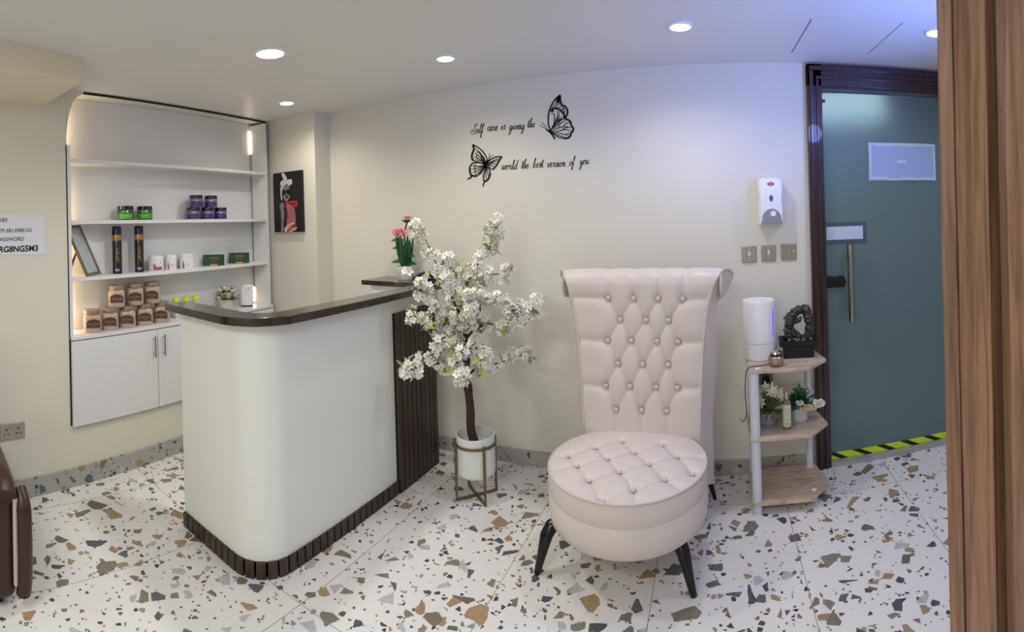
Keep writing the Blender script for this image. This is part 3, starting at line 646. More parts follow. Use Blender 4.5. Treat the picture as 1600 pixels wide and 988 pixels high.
for c in (-.035, .035):
    for q in ((c - .004, c + .004, .050, .062), (c - .016, c - .007, .028, .034), (c + .007, c + .016, .028, .034)):
        b = B(); nbox(b, *q, .009, .0095); b.obj('pin_hole', M_BLACKM, t)
for c in (-.012, .012): b = B(); nbox(b, c - .007, c + .007, .058, .076, .009, .012); b.obj('rocker', M_NICK, t)

# poster canvas on the pillar
X0p, X1p, Z0p, Z1p = -3.034, -2.722, 1.424, 1.884; PY = COL - .028
t = thing('poster', 'black framed poster of a woman in a head wrap with coral lettering', 'poster', ((X0p + X1p) / 2, COL, Z0p)); ox, oz = (X0p + X1p) / 2, Z0p; Wp, Hp = X1p - X0p, Z1p - Z0p
B().lo((-Wp / 2, -.028, 0), (Wp / 2, -.0005, Hp)).obj('canvas', mat('black_canvas', (20, 18, 22), .45), t, bevel=.001)
def PP(x, y, k=1):   # crop coordinates (40..470, 60..930) -> canvas
    yt = 115 - (x - 40) * .13; yb_ = 925
    return ((x - 40) / 430 * Wp - Wp / 2, -.0282 - .0004 * k, Hp * (1 - (y - yt) / (yb_ - yt)))
def poly(b, pts, k=1, sm=True):
    P_ = catmull(list(pts) + [pts[0]], 4)[:-1] if sm else pts
    b.f([b.v(PP(q[0], q[1], k)) for q in P_])
b = B()
poly(b, [(165, 300), (200, 270), (270, 280), (300, 330), (300, 420), (270, 480), (235, 505), (205, 470), (180, 420)], 2)
poly(b, [(250, 520), (330, 560), (370, 640), (372, 760), (330, 850), (250, 880), (235, 780), (262, 680), (245, 600)], 1)
poly(b, [(135, 590), (140, 545), (175, 510), (205, 530), (205, 580), (190, 625), (150, 620)], 3)
poly(b, [(150, 620), (195, 620), (205, 700), (190, 800), (185, 925), (150, 925), (155, 780)], 2)
b.obj('figure', mat('grey_print_skin', (128, 122, 122), .5, noise=.3, nscale=25), t)
b = B(); poly(b, [(160, 480), (152, 400), (158, 300), (200, 225), (260, 200), (305, 230), (300, 290), (262, 262), (215, 280), (180, 340), (172, 420), (178, 480)], 3); b.obj('head_wrap', mat('pale_print_cloth', (206, 198, 196), .5, noise=.2, nscale=30), t)
b = B(); poly(b, [(175, 120), (205, 105), (235, 125), (262, 180), (245, 205), (205, 190)], 4); b.obj('head_wrap', mat('pale_print_cloth', (206, 198, 196), .5, noise=.2, nscale=30), t)
b = B(); poly(b, [(145, 265), (175, 215), (240, 190), (262, 205), (235, 240), (175, 275)], 5); b.obj('head_wrap', mat('pale_print_cloth', (206, 198, 196), .5, noise=.2, nscale=30), t)
b = B(); poly(b, [(262, 200), (325, 190), (340, 240), (318, 268), (290, 235)], 4); b.obj('head_wrap', mat('pale_print_cloth', (206, 198, 196), .5, noise=.2, nscale=30), t)
b = B(); poly(b, [(200, 880), (262, 815), (375, 795), (300, 840), (235, 915), (205, 920)], 3); b.obj('dress_fold', mat('pale_print_cloth', (206, 198, 196), .5, noise=.2, nscale=30), t)
b = B(); poly(b, [(260, 920), (330, 870), (400, 865), (345, 905), (300, 925)], 4); b.obj('dress_fold', mat('pale_print_cloth', (206, 198, 196), .5, noise=.2, nscale=30), t)
b = B()
poly(b, [(178, 360), (200, 335), (235, 350), (245, 380), (225, 415), (190, 405)], 6); poly(b, [(250, 350), (285, 325), (310, 350), (308, 400), (275, 410), (252, 385)], 6)
poly(b, [(235, 345), (260, 345), (260, 360), (235, 360)], 6); poly(b, [(232, 430), (250, 418), (272, 428), (255, 460), (238, 455)], 6)
b.obj('sunglasses', M_INK, t)
b = B()
for s_, x, y, sz in (('BETTER', 322, 582, .066), ('LATE', 305, 690, .070), ('THAN', 312, 800, .062), ('UGLY', 312, 912, .075)):
    c = PP(x, y, 8); text_faces(b, s_, sz, lambda xx, yy, d, c=c: (c[0] + xx, c[1], c[2] + yy + xx * .05), 'CENTER', bold=.0007, sx=.60)
b.obj('lettering', mat('coral_paint', (236, 70, 84), .5), t)
for x in (95, 362):
    b = B(); b.extr([PP(x - 1.5, 150, 1), PP(x + 1.5, 150, 1), PP(x + 1.5, 560, 1), PP(x - 1.5, 560, 1)], (0, -.0001, 0))
    b.obj('backdrop_line', mat('dim_red_line', (90, 62, 62), .5), t)

# ================================================================== WALL LETTERING AND BUTTERFLIES
YD = D - .0015
def cp(x, y):  # decal drawing coordinates -> back wall
    return onY(700 + x / 5.4875, 130 + y / 5.4875, YD)
G = {
 'S': ([[(1.45, 1.75), (1.35, 2.2), (1.0, 2.3), (.65, 1.9), (.75, 1.4), (1.05, .9), (1.0, .2), (.5, -.15), (-.1, 0), (-.3, .5), (0, .95), (.4, .9), (.35, .5), (.05, .4)]], 1.4),
 'e': ([[(0, .35), (.4, .6), (.55, .9), (.35, 1.02), (.15, .6), (.2, .1), (.45, 0), (.75, .4)]], .70),
 'l': ([[(0, .3), (.35, 1.3), (.5, 2.1), (.36, 2.3), (.24, 1.5), (.25, .2), (.42, 0), (.65, .35)]], .6),
 'f': ([[(0, .3), (.35, 1.3), (.5, 2.1), (.36, 2.3), (.26, 1.5), (.22, -.2), (.12, -1.0), (0, -.8), (.15, -.1), (.6, .35)]], .6),
 'c': ([[(.58, .8), (.42, 1.02), (.16, .75), (.14, .2), (.36, 0), (.68, .38)]], .64),
 'a': ([[(.6, .85), (.38, 1.02), (.12, .7), (.12, .15), (.32, 0), (.55, .45), (.62, 1)], [(.62, 1), (.56, .2), (.68, 0), (.88, .35)]], .84),
 'r': ([[(0, .4), (.2, 1.15), (.28, .88), (.5, .95), (.48, .2), (.6, 0), (.8, .35)]], .76),
 'i': ([[(0, .4), (.2, 1), (.16, .2), (.28, 0), (.5, .35)], [(.24, 1.38), (.27, 1.5)]], .46),
 's': ([[(0, .3), (.32, 1.15), (.38, .75), (.5, .25), (.32, 0), (.08, .12)], [(.32, 0), (.6, .35)]], .58),
 'g': ([[(.6, .85), (.38, 1.02), (.12, .7), (.12, .15), (.32, 0), (.55, .45), (.62, 1)], [(.62, 1), (.56, -.5), (.35, -1.15), (.08, -1.0), (.2, -.45), (.88, .35)]], .84),
 'v': ([[(0, .8), (.14, 1), (.22, .5), (.3, 0), (.52, .4), (.6, 1), (.78, .85)]], .72),
 'n': ([[(0, .9), (.12, 1), (.12, 0)], [(.12, .5), (.38, 1), (.5, .75), (.46, .2), (.58, 0), (.78, .35)]], .76),
 't': ([[(0, .35), (.3, 1.9), (.22, .3), (.34, 0), (.58, .35)], [(.02, 1.35), (.55, 1.45)]], .55),
 'h': ([[(0, .3), (.33, 1.5), (.42, 2.2), (.28, 2.2), (.18, 1), (.13, 0)], [(.15, .5), (.4, 1), (.53, .75), (.5, .2), (.62, 0), (.82, .35)]], .8),
 'w': ([[(0, .8), (.12, 1), (.14, .3), (.28, 0), (.48, .4), (.54, 1)], [(.54, 1), (.56, .3), (.7, 0), (.9, .4), (.94, 1), (1.1, .85)]], 1.05),
 'o': ([[(.42, 1.02), (.12, .7), (.12, .15), (.34, 0), (.58, .35), (.56, .85), (.4, 1), (.5, .78), (.8, .85)]], .76),
 'd': ([[(.6, .85), (.38, 1.02), (.12, .7), (.12, .15), (.32, 0), (.55, .45), (.68, 1.3), (.75, 2.2)], [(.75, 2.2), (.6, 1), (.56, .2), (.68, 0), (.9, .35)]], .86),
 'b': ([[(0, .3), (.33, 1.5), (.42, 2.2), (.28, 2.2), (.15, 1), (.13, .1), (.36, 0), (.56, .4), (.48, .85), (.32, .8), (.75, .8)]], .74),
 'y': ([[(0, .8), (.12, 1), (.14, .3), (.3, .05), (.54, .45), (.62, 1)], [(.62, 1), (.55, -.5), (.35, -1.15), (.08, -1.0), (.2, -.45), (.88, .35)]], .82),
 'u': ([[(0, .8), (.12, 1), (.12, .3), (.28, 0), (.52, .4), (.58, 1)], [(.58, 1), (.55, .2), (.66, 0), (.86, .35)]], .84)}
def word(b, txt, x0, x1, y0, y1, xh=36):
    adv = sum(G[c][1] for c in txt); sc = (x1 - x0) / adv; x = 0
    for c in txt:
        st, a = G[c]
        for s_ in st:
            P_ = catmull([(p[0] + x, p[1]) for p in s_], 5)
            Q = [Vector((x0 + p[0] * sc + p[1] * xh * .16, (y0 + (y1 - y0) * (p[0] * sc) / (x1 - x0)) - p[1] * xh)) for p in P_]
            n = len(Q); wd_ = []
            for i in range(n):
                d = Q[min(i + 1, n - 1)] - Q[max(i - 1, 0)]; wd_.append(6.4 if d.y > 0 and abs(d.y) > abs(d.x) * .5 else 3.8)
            ribbon(b, Q, wd_, cp)
        x += a
def decal(name, label, cat, build):
    b = B(); build(b); vs = b.bm.verts; c = Vector((sum(v.co.x for v in vs) / len(vs), YD, min(v.co.z for v in vs)))
    for v in vs: v.co -= c; v.co.y = 0
    o = b.obj(name, M_INK, loc=c, smooth=0, solid=.0008); return tag(o, label, cat)
decal('wall_lettering', 'black script wall lettering, upper line reading Self care is giving the', 'wall decal', lambda b: [word(b, *a) for a in (('Self', 200, 300, 436, 428), ('care', 335, 425, 412, 405), ('is', 452, 490, 400, 398), ('giving', 522, 655, 402, 392), ('the', 678, 742, 382, 378))])
decal('wall_lettering', 'black script wall lettering, lower line reading world the best version of you', 'wall decal', lambda b: [word(b, *a) for a in (('world', 458, 592, 742, 738), ('the', 627, 690, 733, 730), ('best', 727, 815, 726, 722), ('version', 846, 1006, 722, 714), ('of', 1038, 1082, 710, 706), ('you', 1128, 1205, 700, 692))])
def fat(b, P_, w_): ribbon(b, catmull(P_, 5), w_ * 1.2, cp)
def vein(b, P_, w_=5): ribbon(b, catmull(P_, 5), w_ * 1.35, cp, True)
def big(b):
    fat(b, [(878, 408), (861, 350), (862, 270), (882, 200), (920, 138), (960, 102)], 11)
    fat(b, [(960, 102), (963, 150), (978, 188), (1005, 200), (1024, 235), (1018, 275), (1000, 300)], 15)
    fat(b, [(1000, 300), (950, 332), (908, 375), (880, 408)], 6)
    fat(b, [(955, 115), (935, 150), (945, 160), (955, 130)], 18)
    fat(b, [(1000, 302), (1045, 325), (1058, 362), (1074, 388), (1070, 412), (1054, 430), (1048, 455), (1022, 472), (990, 472)], 15)
    fat(b, [(990, 472), (945, 462), (890, 425)], 8); fat(b, [(1000, 303), (965, 315), (945, 335)], 8)
    fat(b, [(885, 225), (925, 215), (965, 235), (990, 262), (1000, 298)], 15); fat(b, [(880, 240), (905, 232)], 20)
    fat(b, [(982, 205), (996, 240), (994, 270)], 7)
    for v in ([(880, 402), (908, 345), (914, 290), (904, 262), (884, 262)], [(884, 396), (925, 335), (950, 290), (955, 240)], [(890, 390), (935, 330), (985, 285)], [(905, 375), (915, 330), (940, 290), (935, 235)],
              [(892, 210), (925, 175), (955, 160)], [(905, 222), (945, 180), (968, 175)], [(930, 222), (975, 192)], [(960, 228), (1000, 215)],
              [(885, 412), (940, 388), (1000, 372), (1058, 385)], [(886, 414), (950, 410), (1010, 398), (1064, 415)], [(890, 420), (960, 430), (1040, 452)], [(945, 385), (965, 345), (1010, 320)],
              [(985, 374), (1015, 345), (1045, 338)], [(890, 421), (950, 448), (1005, 466)], [(900, 395), (940, 360), (955, 335)], [(980, 402), (1000, 385), (1040, 378)], [(1000, 440), (1040, 430)]): vein(b, v, 6)
    fat(b, [(842, 396), (862, 410), (885, 430), (905, 458), (916, 480)], 13); fat(b, [(865, 408), (880, 418), (892, 435)], 20)
    for v in ([(848, 398), (820, 378), (786, 362)], [(850, 395), (832, 365), (798, 334)]): vein(b, v, 4)
def small(b):
    fat(b, [(325, 692), (334, 655), (312, 605), (270, 560), (212, 527)], 9); fat(b, [(212, 527), (222, 565), (210, 600), (204, 635), (215, 665)], 15); fat(b, [(215, 665), (260, 678), (322, 694)], 8)
    fat(b, [(320, 702), (270, 682), (210, 688), (186, 722)], 10); fat(b, [(186, 722), (190, 768), (205, 792), (245, 798)], 14); fat(b, [(245, 798), (285, 768), (320, 706)], 8); vein(b, [(205, 790), (192, 812), (165, 824)], 12)
    fat(b, [(330, 690), (365, 658), (410, 634), (462, 630)], 9); fat(b, [(462, 630), (440, 662), (418, 702), (384, 742)], 13); fat(b, [(384, 742), (358, 730), (330, 706)], 7)
    fat(b, [(325, 712), (356, 742), (362, 772)], 8); fat(b, [(362, 772), (348, 818), (320, 842), (304, 832)], 15); fat(b, [(304, 832), (302, 790), (316, 742), (325, 712)], 8); vein(b, [(314, 842), (306, 862), (300, 890)], 9)
    c = (324, 694)
    for q in ((235, 560), (262, 580), (285, 610), (230, 600), (222, 630), (228, 655)): vein(b, [c, ((c[0] + q[0]) / 2 + 6, (c[1] + q[1]) / 2 - 6), q], 6)
    for q in ((200, 710), (196, 740), (208, 770), (232, 790), (262, 780)): vein(b, [(320, 702), ((320 + q[0]) / 2 + 4, (702 + q[1]) / 2 + 6), q], 6)
    for q in ((440, 645), (428, 665), (412, 690), (395, 715), (370, 728)): vein(b, [(330, 698), ((330 + q[0]) / 2, (698 + q[1]) / 2 - 4), q], 6)
    for q in ((352, 765), (345, 795), (328, 820), (312, 815)): vein(b, [(325, 715), q], 5)
    vein(b, [(235, 690), (228, 735), (240, 785)], 5); vein(b, [(255, 585), (245, 620), (255, 655)], 5); vein(b, [(282, 600), (285, 640), (290, 665)], 5)
    fat(b, [(338, 668), (325, 694), (318, 725)], 17); fat(b, [(345, 662), (338, 676)], 13)
    for v in ([(338, 670), (354, 640), (351, 598)], [(345, 668), (365, 636), (392, 614)]): vein(b, v, 4)
decal('butterfly_decal', 'large black butterfly wall decal after the upper script line', 'wall decal', big)
decal('butterfly_decal', 'smaller black butterfly wall decal before the lower script line', 'wall decal', small)

# ================================================================== SOAP DISPENSER AND SWITCHES
dx0, dx1 = onY(1183, 320).x, onY(1221, 320).x; cxd = (dx0 + dx1) / 2; zt, zb = onY(1202, 279).z, onY(1202, 351).z
t = thing('soap_dispenser', 'white wall soap dispenser with grey push pad above the switches', 'soap dispenser', (cxd, D, zb)); W = dx1 - dx0; Hd = zt - zb
out = [(W / 2 * .94, 0), (W / 2, .06), (W / 2, Hd * .35), (W / 2 * .93, Hd * .5), (W / 2, Hd * .7), (W / 2 * .97, Hd * .9), (W / 2 * .75, Hd * .99), (0, Hd)]
out = [tuple(p) for p in catmull(out, 4)]; ol = [(-x, z) for x, z in out[::-1][1:]]; prof = out + ol
b = B()
rings = []
for k, (dep, sc) in enumerate(((0, 1), (.065, 1), (.088, .95), (.098, .84))): rings.append([b.v((x * sc, -dep, Hd / 2 + (z - Hd / 2) * sc)) for x, z in prof])
for A_, B_ in zip(rings, rings[1:]):
    for i in range(len(A_)): b.f([A_[i], A_[(i + 1) % len(A_)], B_[(i + 1) % len(B_)], B_[i]])
b.f(rings[-1]); b.obj('casing', M_WHITE, t, smooth=50)
b = B(); q = [(W * .40, .006), (W * .36, .04)] + [(W * .38 * math.cos(a), .03 + .058 * math.sin(a)) for a in [PI * (.1 + .8 * i / 12) for i in range(13)]] + [(-W * .36, .04), (-W * .40, .006)]
b.extr([(x, -.094, z) for x, z in q], (0, -.012, 0)); b.obj('push_pad', mat('grey_push_pad', (140, 140, 154), .4), t, bevel=.003)
B().lathe([(0, 0), (.016, 0), (.014, .004), (0, .005)], 20, (.008, -.106, .06), Matrix.Rotation(PI / 2, 3, 'X')).obj('push_button', M_WHITE, t)
B().ball((0, -.098, .145), (.011, .005, .018), 16, 8).obj('window', mat('blue_grey_window', (90, 96, 140), .2), t)
B().ball((0, -.097, .222), (.022, .003, .011), 20, 8).obj('logo_badge', mat('red_badge', (176, 50, 70), .4), t)
b = B(); text_faces(b, 'Lotus', .010, lambda x, y, d: (x, -.1008, .219 + y), 'CENTER', bold=.0002); b.obj('badge_lettering', M_WHITE, t)
for px0, px1, py0, py1, lab, ch in ((1158.5, 1182.5, 384, 411, 'switch plate nearest the chair, left of the three under the soap dispenser', 3), (1189, 1212.5, 382, 409, 'middle switch plate of the three under the soap dispenser', 3), (1220, 1244.5, 380, 407, 'switch plate nearest the door frame', 3)):
    a_, c_ = onY(px0, py0), onY(px1, py1); W = c_.x - a_.x; Hh = .090; zc = (a_.z + c_.z) / 2
    t = thing('switch_plate', lab, 'light switch', ((a_.x + c_.x) / 2, D, zc - Hh / 2), 0, 'satin metal switch plates in a row')
    B().box((0, -.004, Hh / 2), (W, .008, Hh)).obj('plate', M_NICK, t, bevel=.002)
    for k in (-1, 0, 1): B().box((k * W * .31, -.0095, Hh / 2), (W * .29, .004, Hh * .92), R=Matrix.Rotation(.02 * (1 if k else -1), 3, 'X')).obj('rocker', M_NICK, t, bevel=.001)
    b = B()
    if ch: b.box((0 if px0 < 1215 else W * .31, -.012, Hh * .55), (.013, .0012, .022 if px0 < 1215 else .010))
    b.obj('mark', mat('pale_mark', (214, 212, 210), .5), t)

# ================================================================== RECEPTION COUNTER
base = Vector((-1.95, 1.9, 0))
ct = thing('reception_counter', 'white curved reception counter with dark wood top and slatted plinth', 'counter', base)
def cpath(x0, y0, xr, y1, r, n=14):  # from left end along the front, round the corner, along the side
    P_ = [(x0, y0), (xr - r, y0)]
    P_ += [(xr - r + r * math.sin(a), y0 + r - r * math.cos(a)) for a in [PI / 2 * i / n for i in range(1, n + 1)]]
    P_ += [(xr, y1)]; return P_
def band(b, outer, inner, z0, z1):
    q = outer + inner[::-1]; b.prism([(x - base.x, y - base.y) for x, y in q], z0, z1)
XL, YF, XS, YE = -2.228, 1.325, -1.645, 2.705
O_ = cpath(XL, YF, XS, YE, .165); I_ = cpath(XL, YF + .10, XS - .10, YE, .07)
b = B(); band(b, O_, I_, .066, 1.0595); b.obj('body', M_CTR, ct, smooth=25)
b = B(); band(b, cpath(XL + .012, YF + .02, XS - .02, YE - .01, .15), cpath(XL + .012, YF + .09, XS - .09, YE - .01, .08), 0, .066); b.obj('plinth_core', M_BLACKM, ct)
Ot = cpath(XL - .05, YF - .062, XS + .070, YE + .015, .235); It = cpath(XL - .05, YF + .075, XS - .052, YE + .015, .10)
b = B(); band(b, Ot, It, 1.060, 1.096); b.obj('counter_top', M_CTOP, ct, smooth=25, bevel=.003)
# plinth slats, one by one, following the outline
pathp = cpath(XL + .004, YF - .004, XS + .004, 2.285, .169, 40); pts = [Vector(p) for p in pathp]; L_ = [0]
for a_, c_ in zip(pts, pts[1:]): L_.append(L_[-1] + (c_ - a_).length)
def at(s_):
    for i in range(len(pts) - 1):
        if L_[i + 1] >= s_:
            k = (s_ - L_[i]) / (L_[i + 1] - L_[i]); d = (pts[i + 1] - pts[i]).normalized(); return pts[i].lerp(pts[i + 1], k), d
    return pts[-1], (pts[-1] - pts[-2]).normalized()
s_ = .022
while s_ < L_[-1] - .01:
    p, d = at(s_); a_ = math.atan2(d.y, d.x)
    B().box((p.x - base.x, p.y - base.y, .034), (.040, .022, .068), a_).obj('plinth_slat', M_SLAT, ct, bevel=.002); s_ += .0475
# slatted side panel, full height boards
y_ = 2.285 + .022; k = 0
B().lo((XS + .0005 - base.x, 2.283 - base.y, .0), (XS + .006 - base.x, YE - base.y, .975)).obj('slat_backing', M_BLACKM, ct)
while y_ < YE - .005:
    B().box((XS + .0145 - base.x, y_ - base.y, .4885), (.016, .0400, .975)).obj('side_slat', M_SLAT, ct, bevel=.002); y_ += .0465
# inside: desk board, and the raised ledge against the back wall
B().lo((-2.1 - base.x, YF + .45 - base.y, .72), (XS - .101 - base.x, 2.55 - base.y, .745)).obj('desk_board', M_LAM, ct)
lg = thing('counter_ledge', 'short white upstand with dark wood top against the back wall', 'ledge', (-1.9, D, 0))
B().lo((-2.06 + 1.9, -.235, .0), (-1.752 + 1.9, -.014, 1.073)).obj('body', M_CTR, lg)
B().lo((-2.12 + 1.9, -.265, 1.0735), (-1.715 + 1.9, -.001, 1.104)).obj('top', M_CTOP, lg, bevel=.004)
# white framed card standing on the desk
p = onR(582, 470, 3.12); t = thing('card_holder', 'white card in a pale blue frame standing behind the counter top', 'card holder', (p.x, p.y, .745), .62)
B().box((0, 0, .145), (.20, .012, .29)).obj('frame', mat('pale_blue_frame', (150, 158, 206), .4), t, bevel=.002)
B().box((0, -.0075, .145), (.172, .003, .262)).obj('card', M_PAPER, t)
for q in (((-.05, -.0095, .24), (.05, .001, .02)), ((-.03, -.0095, .20), (.09, .001, .006))): B().box(*q).obj('print', mat('grey_ink', (120, 120, 150), .6), t)
B().box((0, .03, .004), (.20, .08, .008)).obj('foot', M_WHITE, t)

# pink rose in a white pot on the ledge
p = Vector((-1.862, 2.745, 1.104)); t = thing('rose_vase', 'pink artificial rose with dark leaves in a white pot on the ledge', 'plant', p)
B().lathe([(0, 0), (.042, 0), (.046, .005), (.064, .088), (.058, .088), (.050, .06), (0, .06)], 28).obj('pot', M_WHITE, t)
b = B()
for i in range(26):
    a = rn.uniform(0, 2 * PI); d = Vector((math.cos(a) * .28, math.sin(a) * .28, 1)); b.leaf((math.cos(a) * .02, math.sin(a) * .02, .07), d, (math.cos(a), math.sin(a), .3), rn.uniform(.12, .24), .034, .1)
for a, z, l in ((PI, .25, .10), (PI * .95, .20, .09), (PI * 1.05, .11, .10), (2.7, .30, .06), (0, .10, .09), (.2, .15, .08)): b.leaf((0, -.01, z), (math.cos(a), -.1, .15), (0, -.6, 1), l, .045, .2)
b.obj('leaves', M_LEAF, t)
b = B(); b.tube(catmull([(0, 0, .06), (.004, 0, .2), (.002, 0, .30), (.03, 0, .38)], 4), .005, 8); b.obj('stem', M_LEAF, t)
b = B(); rose(b, Vector((-.002, -.035, .285)), .052, 4, Vector((-.1, -.85, .6)).normalized()); b.obj('rose', M_PINK, t)
b = B(); rose(b, Vector((.042, -.015, .385)), .028, 3, Vector((.1, -.5, .8)).normalized()); b.obj('rosebud', M_PINK, t)
b = B()
for q in range(7): a = q * .9; b.leaf((.028, -.01, .36), (math.cos(a), math.sin(a) * .5, .5), (0, 0, 1), .045, .028, .1)
b.obj('bud_leaves', M_LEAF, t)
# dark bowl of gold-wrapped sweets at the end of the counter
p = onZ(664, 452, 1.102); t = thing('sweet_bowl', 'black bowl of gold and dark wrapped sweets at the end of the counter', 'bowl', (-1.62, 2.60, 1.0962))
B().lathe([(0, 0), (.045, 0), (.085, .045), (.080, .047), (.042, .008), (0, .008)], 28).obj('bowl', M_BLACK, t)
for k in range(12):
    a = k * 2.4; r = .012 + .0045 * k; B().ball((r * math.cos(a), r * math.sin(a), .045 + .03 * (1 - r / .07)), (.022, .014, .012), 8, 6, Matrix.Rotation(k, 3, 'Z')).obj('sweet', M_GOLD if k % 3 == 0 else M_BLACKM, t)

# ================================================================== BLOSSOM TREE AND PLANTER
PX, PYY = -1.249, 2.455
pl = thing('planter', 'white cylindrical planter held in an antique brass four-legged stand', 'planter', (PX, PYY, 0), -.72)
R_ = .105
b = B(); b.lathe([(0, .128), (R_ * .90, .128), (R_ * .98, .138), (R_, .15), (R_, .335), (R_ - .007, .335), (R_ - .009, .27), (0, .27)], 48); b.obj('pot', mat('white_ceramic_pot', (228, 230, 222), .25, spec=.5), pl)
b = B()
b.lathe([(R_ + .001, .285), (R_ + .009, .285), (R_ + .009, .297), (R_ + .001, .297)], 48)
b.obj('ring', M_BRASS, pl)
for k in range(4):
    a = PI / 2 * k; c = (math.cos(a) * (R_ + .009), math.sin(a) * (R_ + .009)); B().box((c[0], c[1], .153), (.011, .011, .306), a).obj('leg', M_BRASS, pl, bevel=.001)
for k in range(2): B().box((0, 0, .0065 + .0), (2 * R_ + .01, .011, .011), PI / 2 * k).obj('cross_bar', M_BRASS, pl)
tr = thing('blossom_tree', 'artificial white cherry blossom tree growing out of the brass-stand planter', 'tree', (PX, PYY, .272))
tb = Vector((PX, PYY, .272)); r0 = math.hypot(PX, PYY)
def tp(px, py, dr=0): return onR(px, py, r0 + dr) - tb
b = B()
trunkp = catmull([Vector((0, 0, 0)), tp(736, 672), tp(735, 640), tp(732, 612), tp(729, 587), tp(727, 545), tp(724, 510)], 5)
b.tube(trunkp, [.025 - .009 * i / len(trunkp) for i in range(len(trunkp))], 10)
for q in range(2):   # a second stem twisting round the first
    tw = [p + Vector((math.cos(i * .42 + q * PI), math.sin(i * .42 + q * PI), 0)) * .014 for i, p in enumerate(trunkp)]; b.tube(tw, .010, 8)
b.obj('trunk', M_BARK, tr)
BR = [([(724, 515, 0), (717, 490, 0), (714, 466, 0), (705, 445, .02), (686, 420, .04), (668, 381, .05), (655, 362, .04), (645, 350, .04)], 1.0),
      ([(727, 535, 0), (728, 480, -.03), (729, 454, -.05), (732, 438, -.05), (750, 408, -.06), (765, 388, -.06), (773, 365, -.05), (779, 348, -.05)], 1.0),
      ([(725, 520, 0), (712, 503, -.06), (695, 496, -.1), (671, 472, -.12), (655, 450, -.12), (642, 425, -.12)], 1.0),
      ([(725, 540, 0), (701, 530, -.02), (671, 510, -.03), (650, 497, -.04), (644, 493, -.05)], .9),
      ([(727, 525, 0), (730, 502, -.08), (750, 469, -.14), (765, 466, -.16), (790, 478, -.17), (808, 487, -.17), (823, 492, -.17), (828, 470, -.17)], 1.1),
      ([(729, 470, 0), (745, 440, .08), (762, 431, .1), (785, 427, .1), (799, 421, .1)], .8),
      ([(729, 587, 0), (745, 576, .05), (762, 572, .08), (793, 563, .1), (811, 554, .1), (830, 562, .1)], .75),
      ([(729, 590, 0), (701, 572, -.05), (680, 568, -.08), (655, 570, -.1), (638, 575, -.12), (628, 587, -.12)], 1.0),
      ([(728, 560, 0), (722, 548, -.1), (716, 560, -.16), (714, 585, -.2), (725, 600, -.2)], 1.0),
      ([(727, 530, 0), (745, 512, -.03), (762, 505, -.05), (785, 515, -.06), (795, 520, -.06)], 1.0),
      ([(727, 560, 0), (738, 545, -.12), (750, 548, -.18), (752, 575, -.2)], .9),
      ([(727, 500, 0), (722, 465, .1), (715, 430, .14), (708, 408, .14)], .9),
      ([(727, 520, 0), (735, 490, -.14), (738, 470, -.2), (735, 455, -.2)], 1.0),
      ([(727, 545, 0), (708, 525, -.10), (690, 530, -.14), (680, 545, -.14)], .9),
      ([(727, 505, 0), (708, 470, -.10), (698, 440, -.12), (705, 410, -.12)], 1.0)]
rb = random.Random(11)
for P_, dens in BR:
    path = catmull([tp(*q) for q in P_], 5); n = len(path)
    br = B().tube(path, [max(.0022, .0075 * (1 - i / n)) for i in range(n)], 7).obj('branch', M_BARK, tr)
    L_t = sum((path[i + 1] - path[i]).length for i in range(n - 1))
    st = B(); nc = max(3, int(L_t / .026 * dens)); lead = .22 if len(P_) > 4 else .1
    for k in range(nc):
        f_ = lead + (1 - lead) * (k + rb.random()) / nc; c = path[min(n - 1, int(f_ * (n - 1)))]
        off = Vector((rb.gauss(0, 1), rb.gauss(0, 1), rb.gauss(0, 1))).normalized() * rb.uniform(.010, .046)
        cc = c + off; b = B()
        for q in range(rb.randint(5, 9)):
            dd = Vector((rb.gauss(0, 1), rb.gauss(0, 1) - .4, rb.gauss(0, 1) + .15)).normalized()
            fc = cc + dd * rb.uniform(.016, .034); b.flower(fc, dd, rb.uniform(.018, .025), 5, rb.uniform(.05, .4), rb); st.ball(fc + dd * .002, .0028, 6, 4)
        b.obj('blossom_cluster', M_BLOS, br, smooth=0)
    tag(st.obj('stamens', mat('olive_stamen', (120, 112, 70), .6), br), kind='stuff')
    b = B()
    for k in range(int(2 + L_t / .07)):
        c = path[min(n - 1, int(rb.uniform(.2, 1) * (n - 1)))]; dd = Vector((rb.gauss(0, 1), rb.gauss(0, 1) - .5, rb.gauss(0, .6))).normalized()
        b.leaf(c + dd * .012, dd, (rb.gauss(0, .4), -.5, 1), rb.uniform(.045, .065), .024, .2)
    b.obj('leaves', M_LEAFY if rb.random() < .7 else M_LEAFG, br)
# fake stones in the pot
b = B()
for k in range(14): a = k * 2.4; r = .018 + .0048 * k; b.ball((r * math.cos(a), r * math.sin(a), .278), (.02, .017, .012), 8, 5, Matrix.Rotation(k, 3, 'Z'))
tag(b.obj('white_pebbles', mat('white_pebble', (216, 216, 210), .5), loc=(PX, PYY, 0)), 'white pebbles lying round the trunk inside the planter', 'pebbles', kind='stuff')

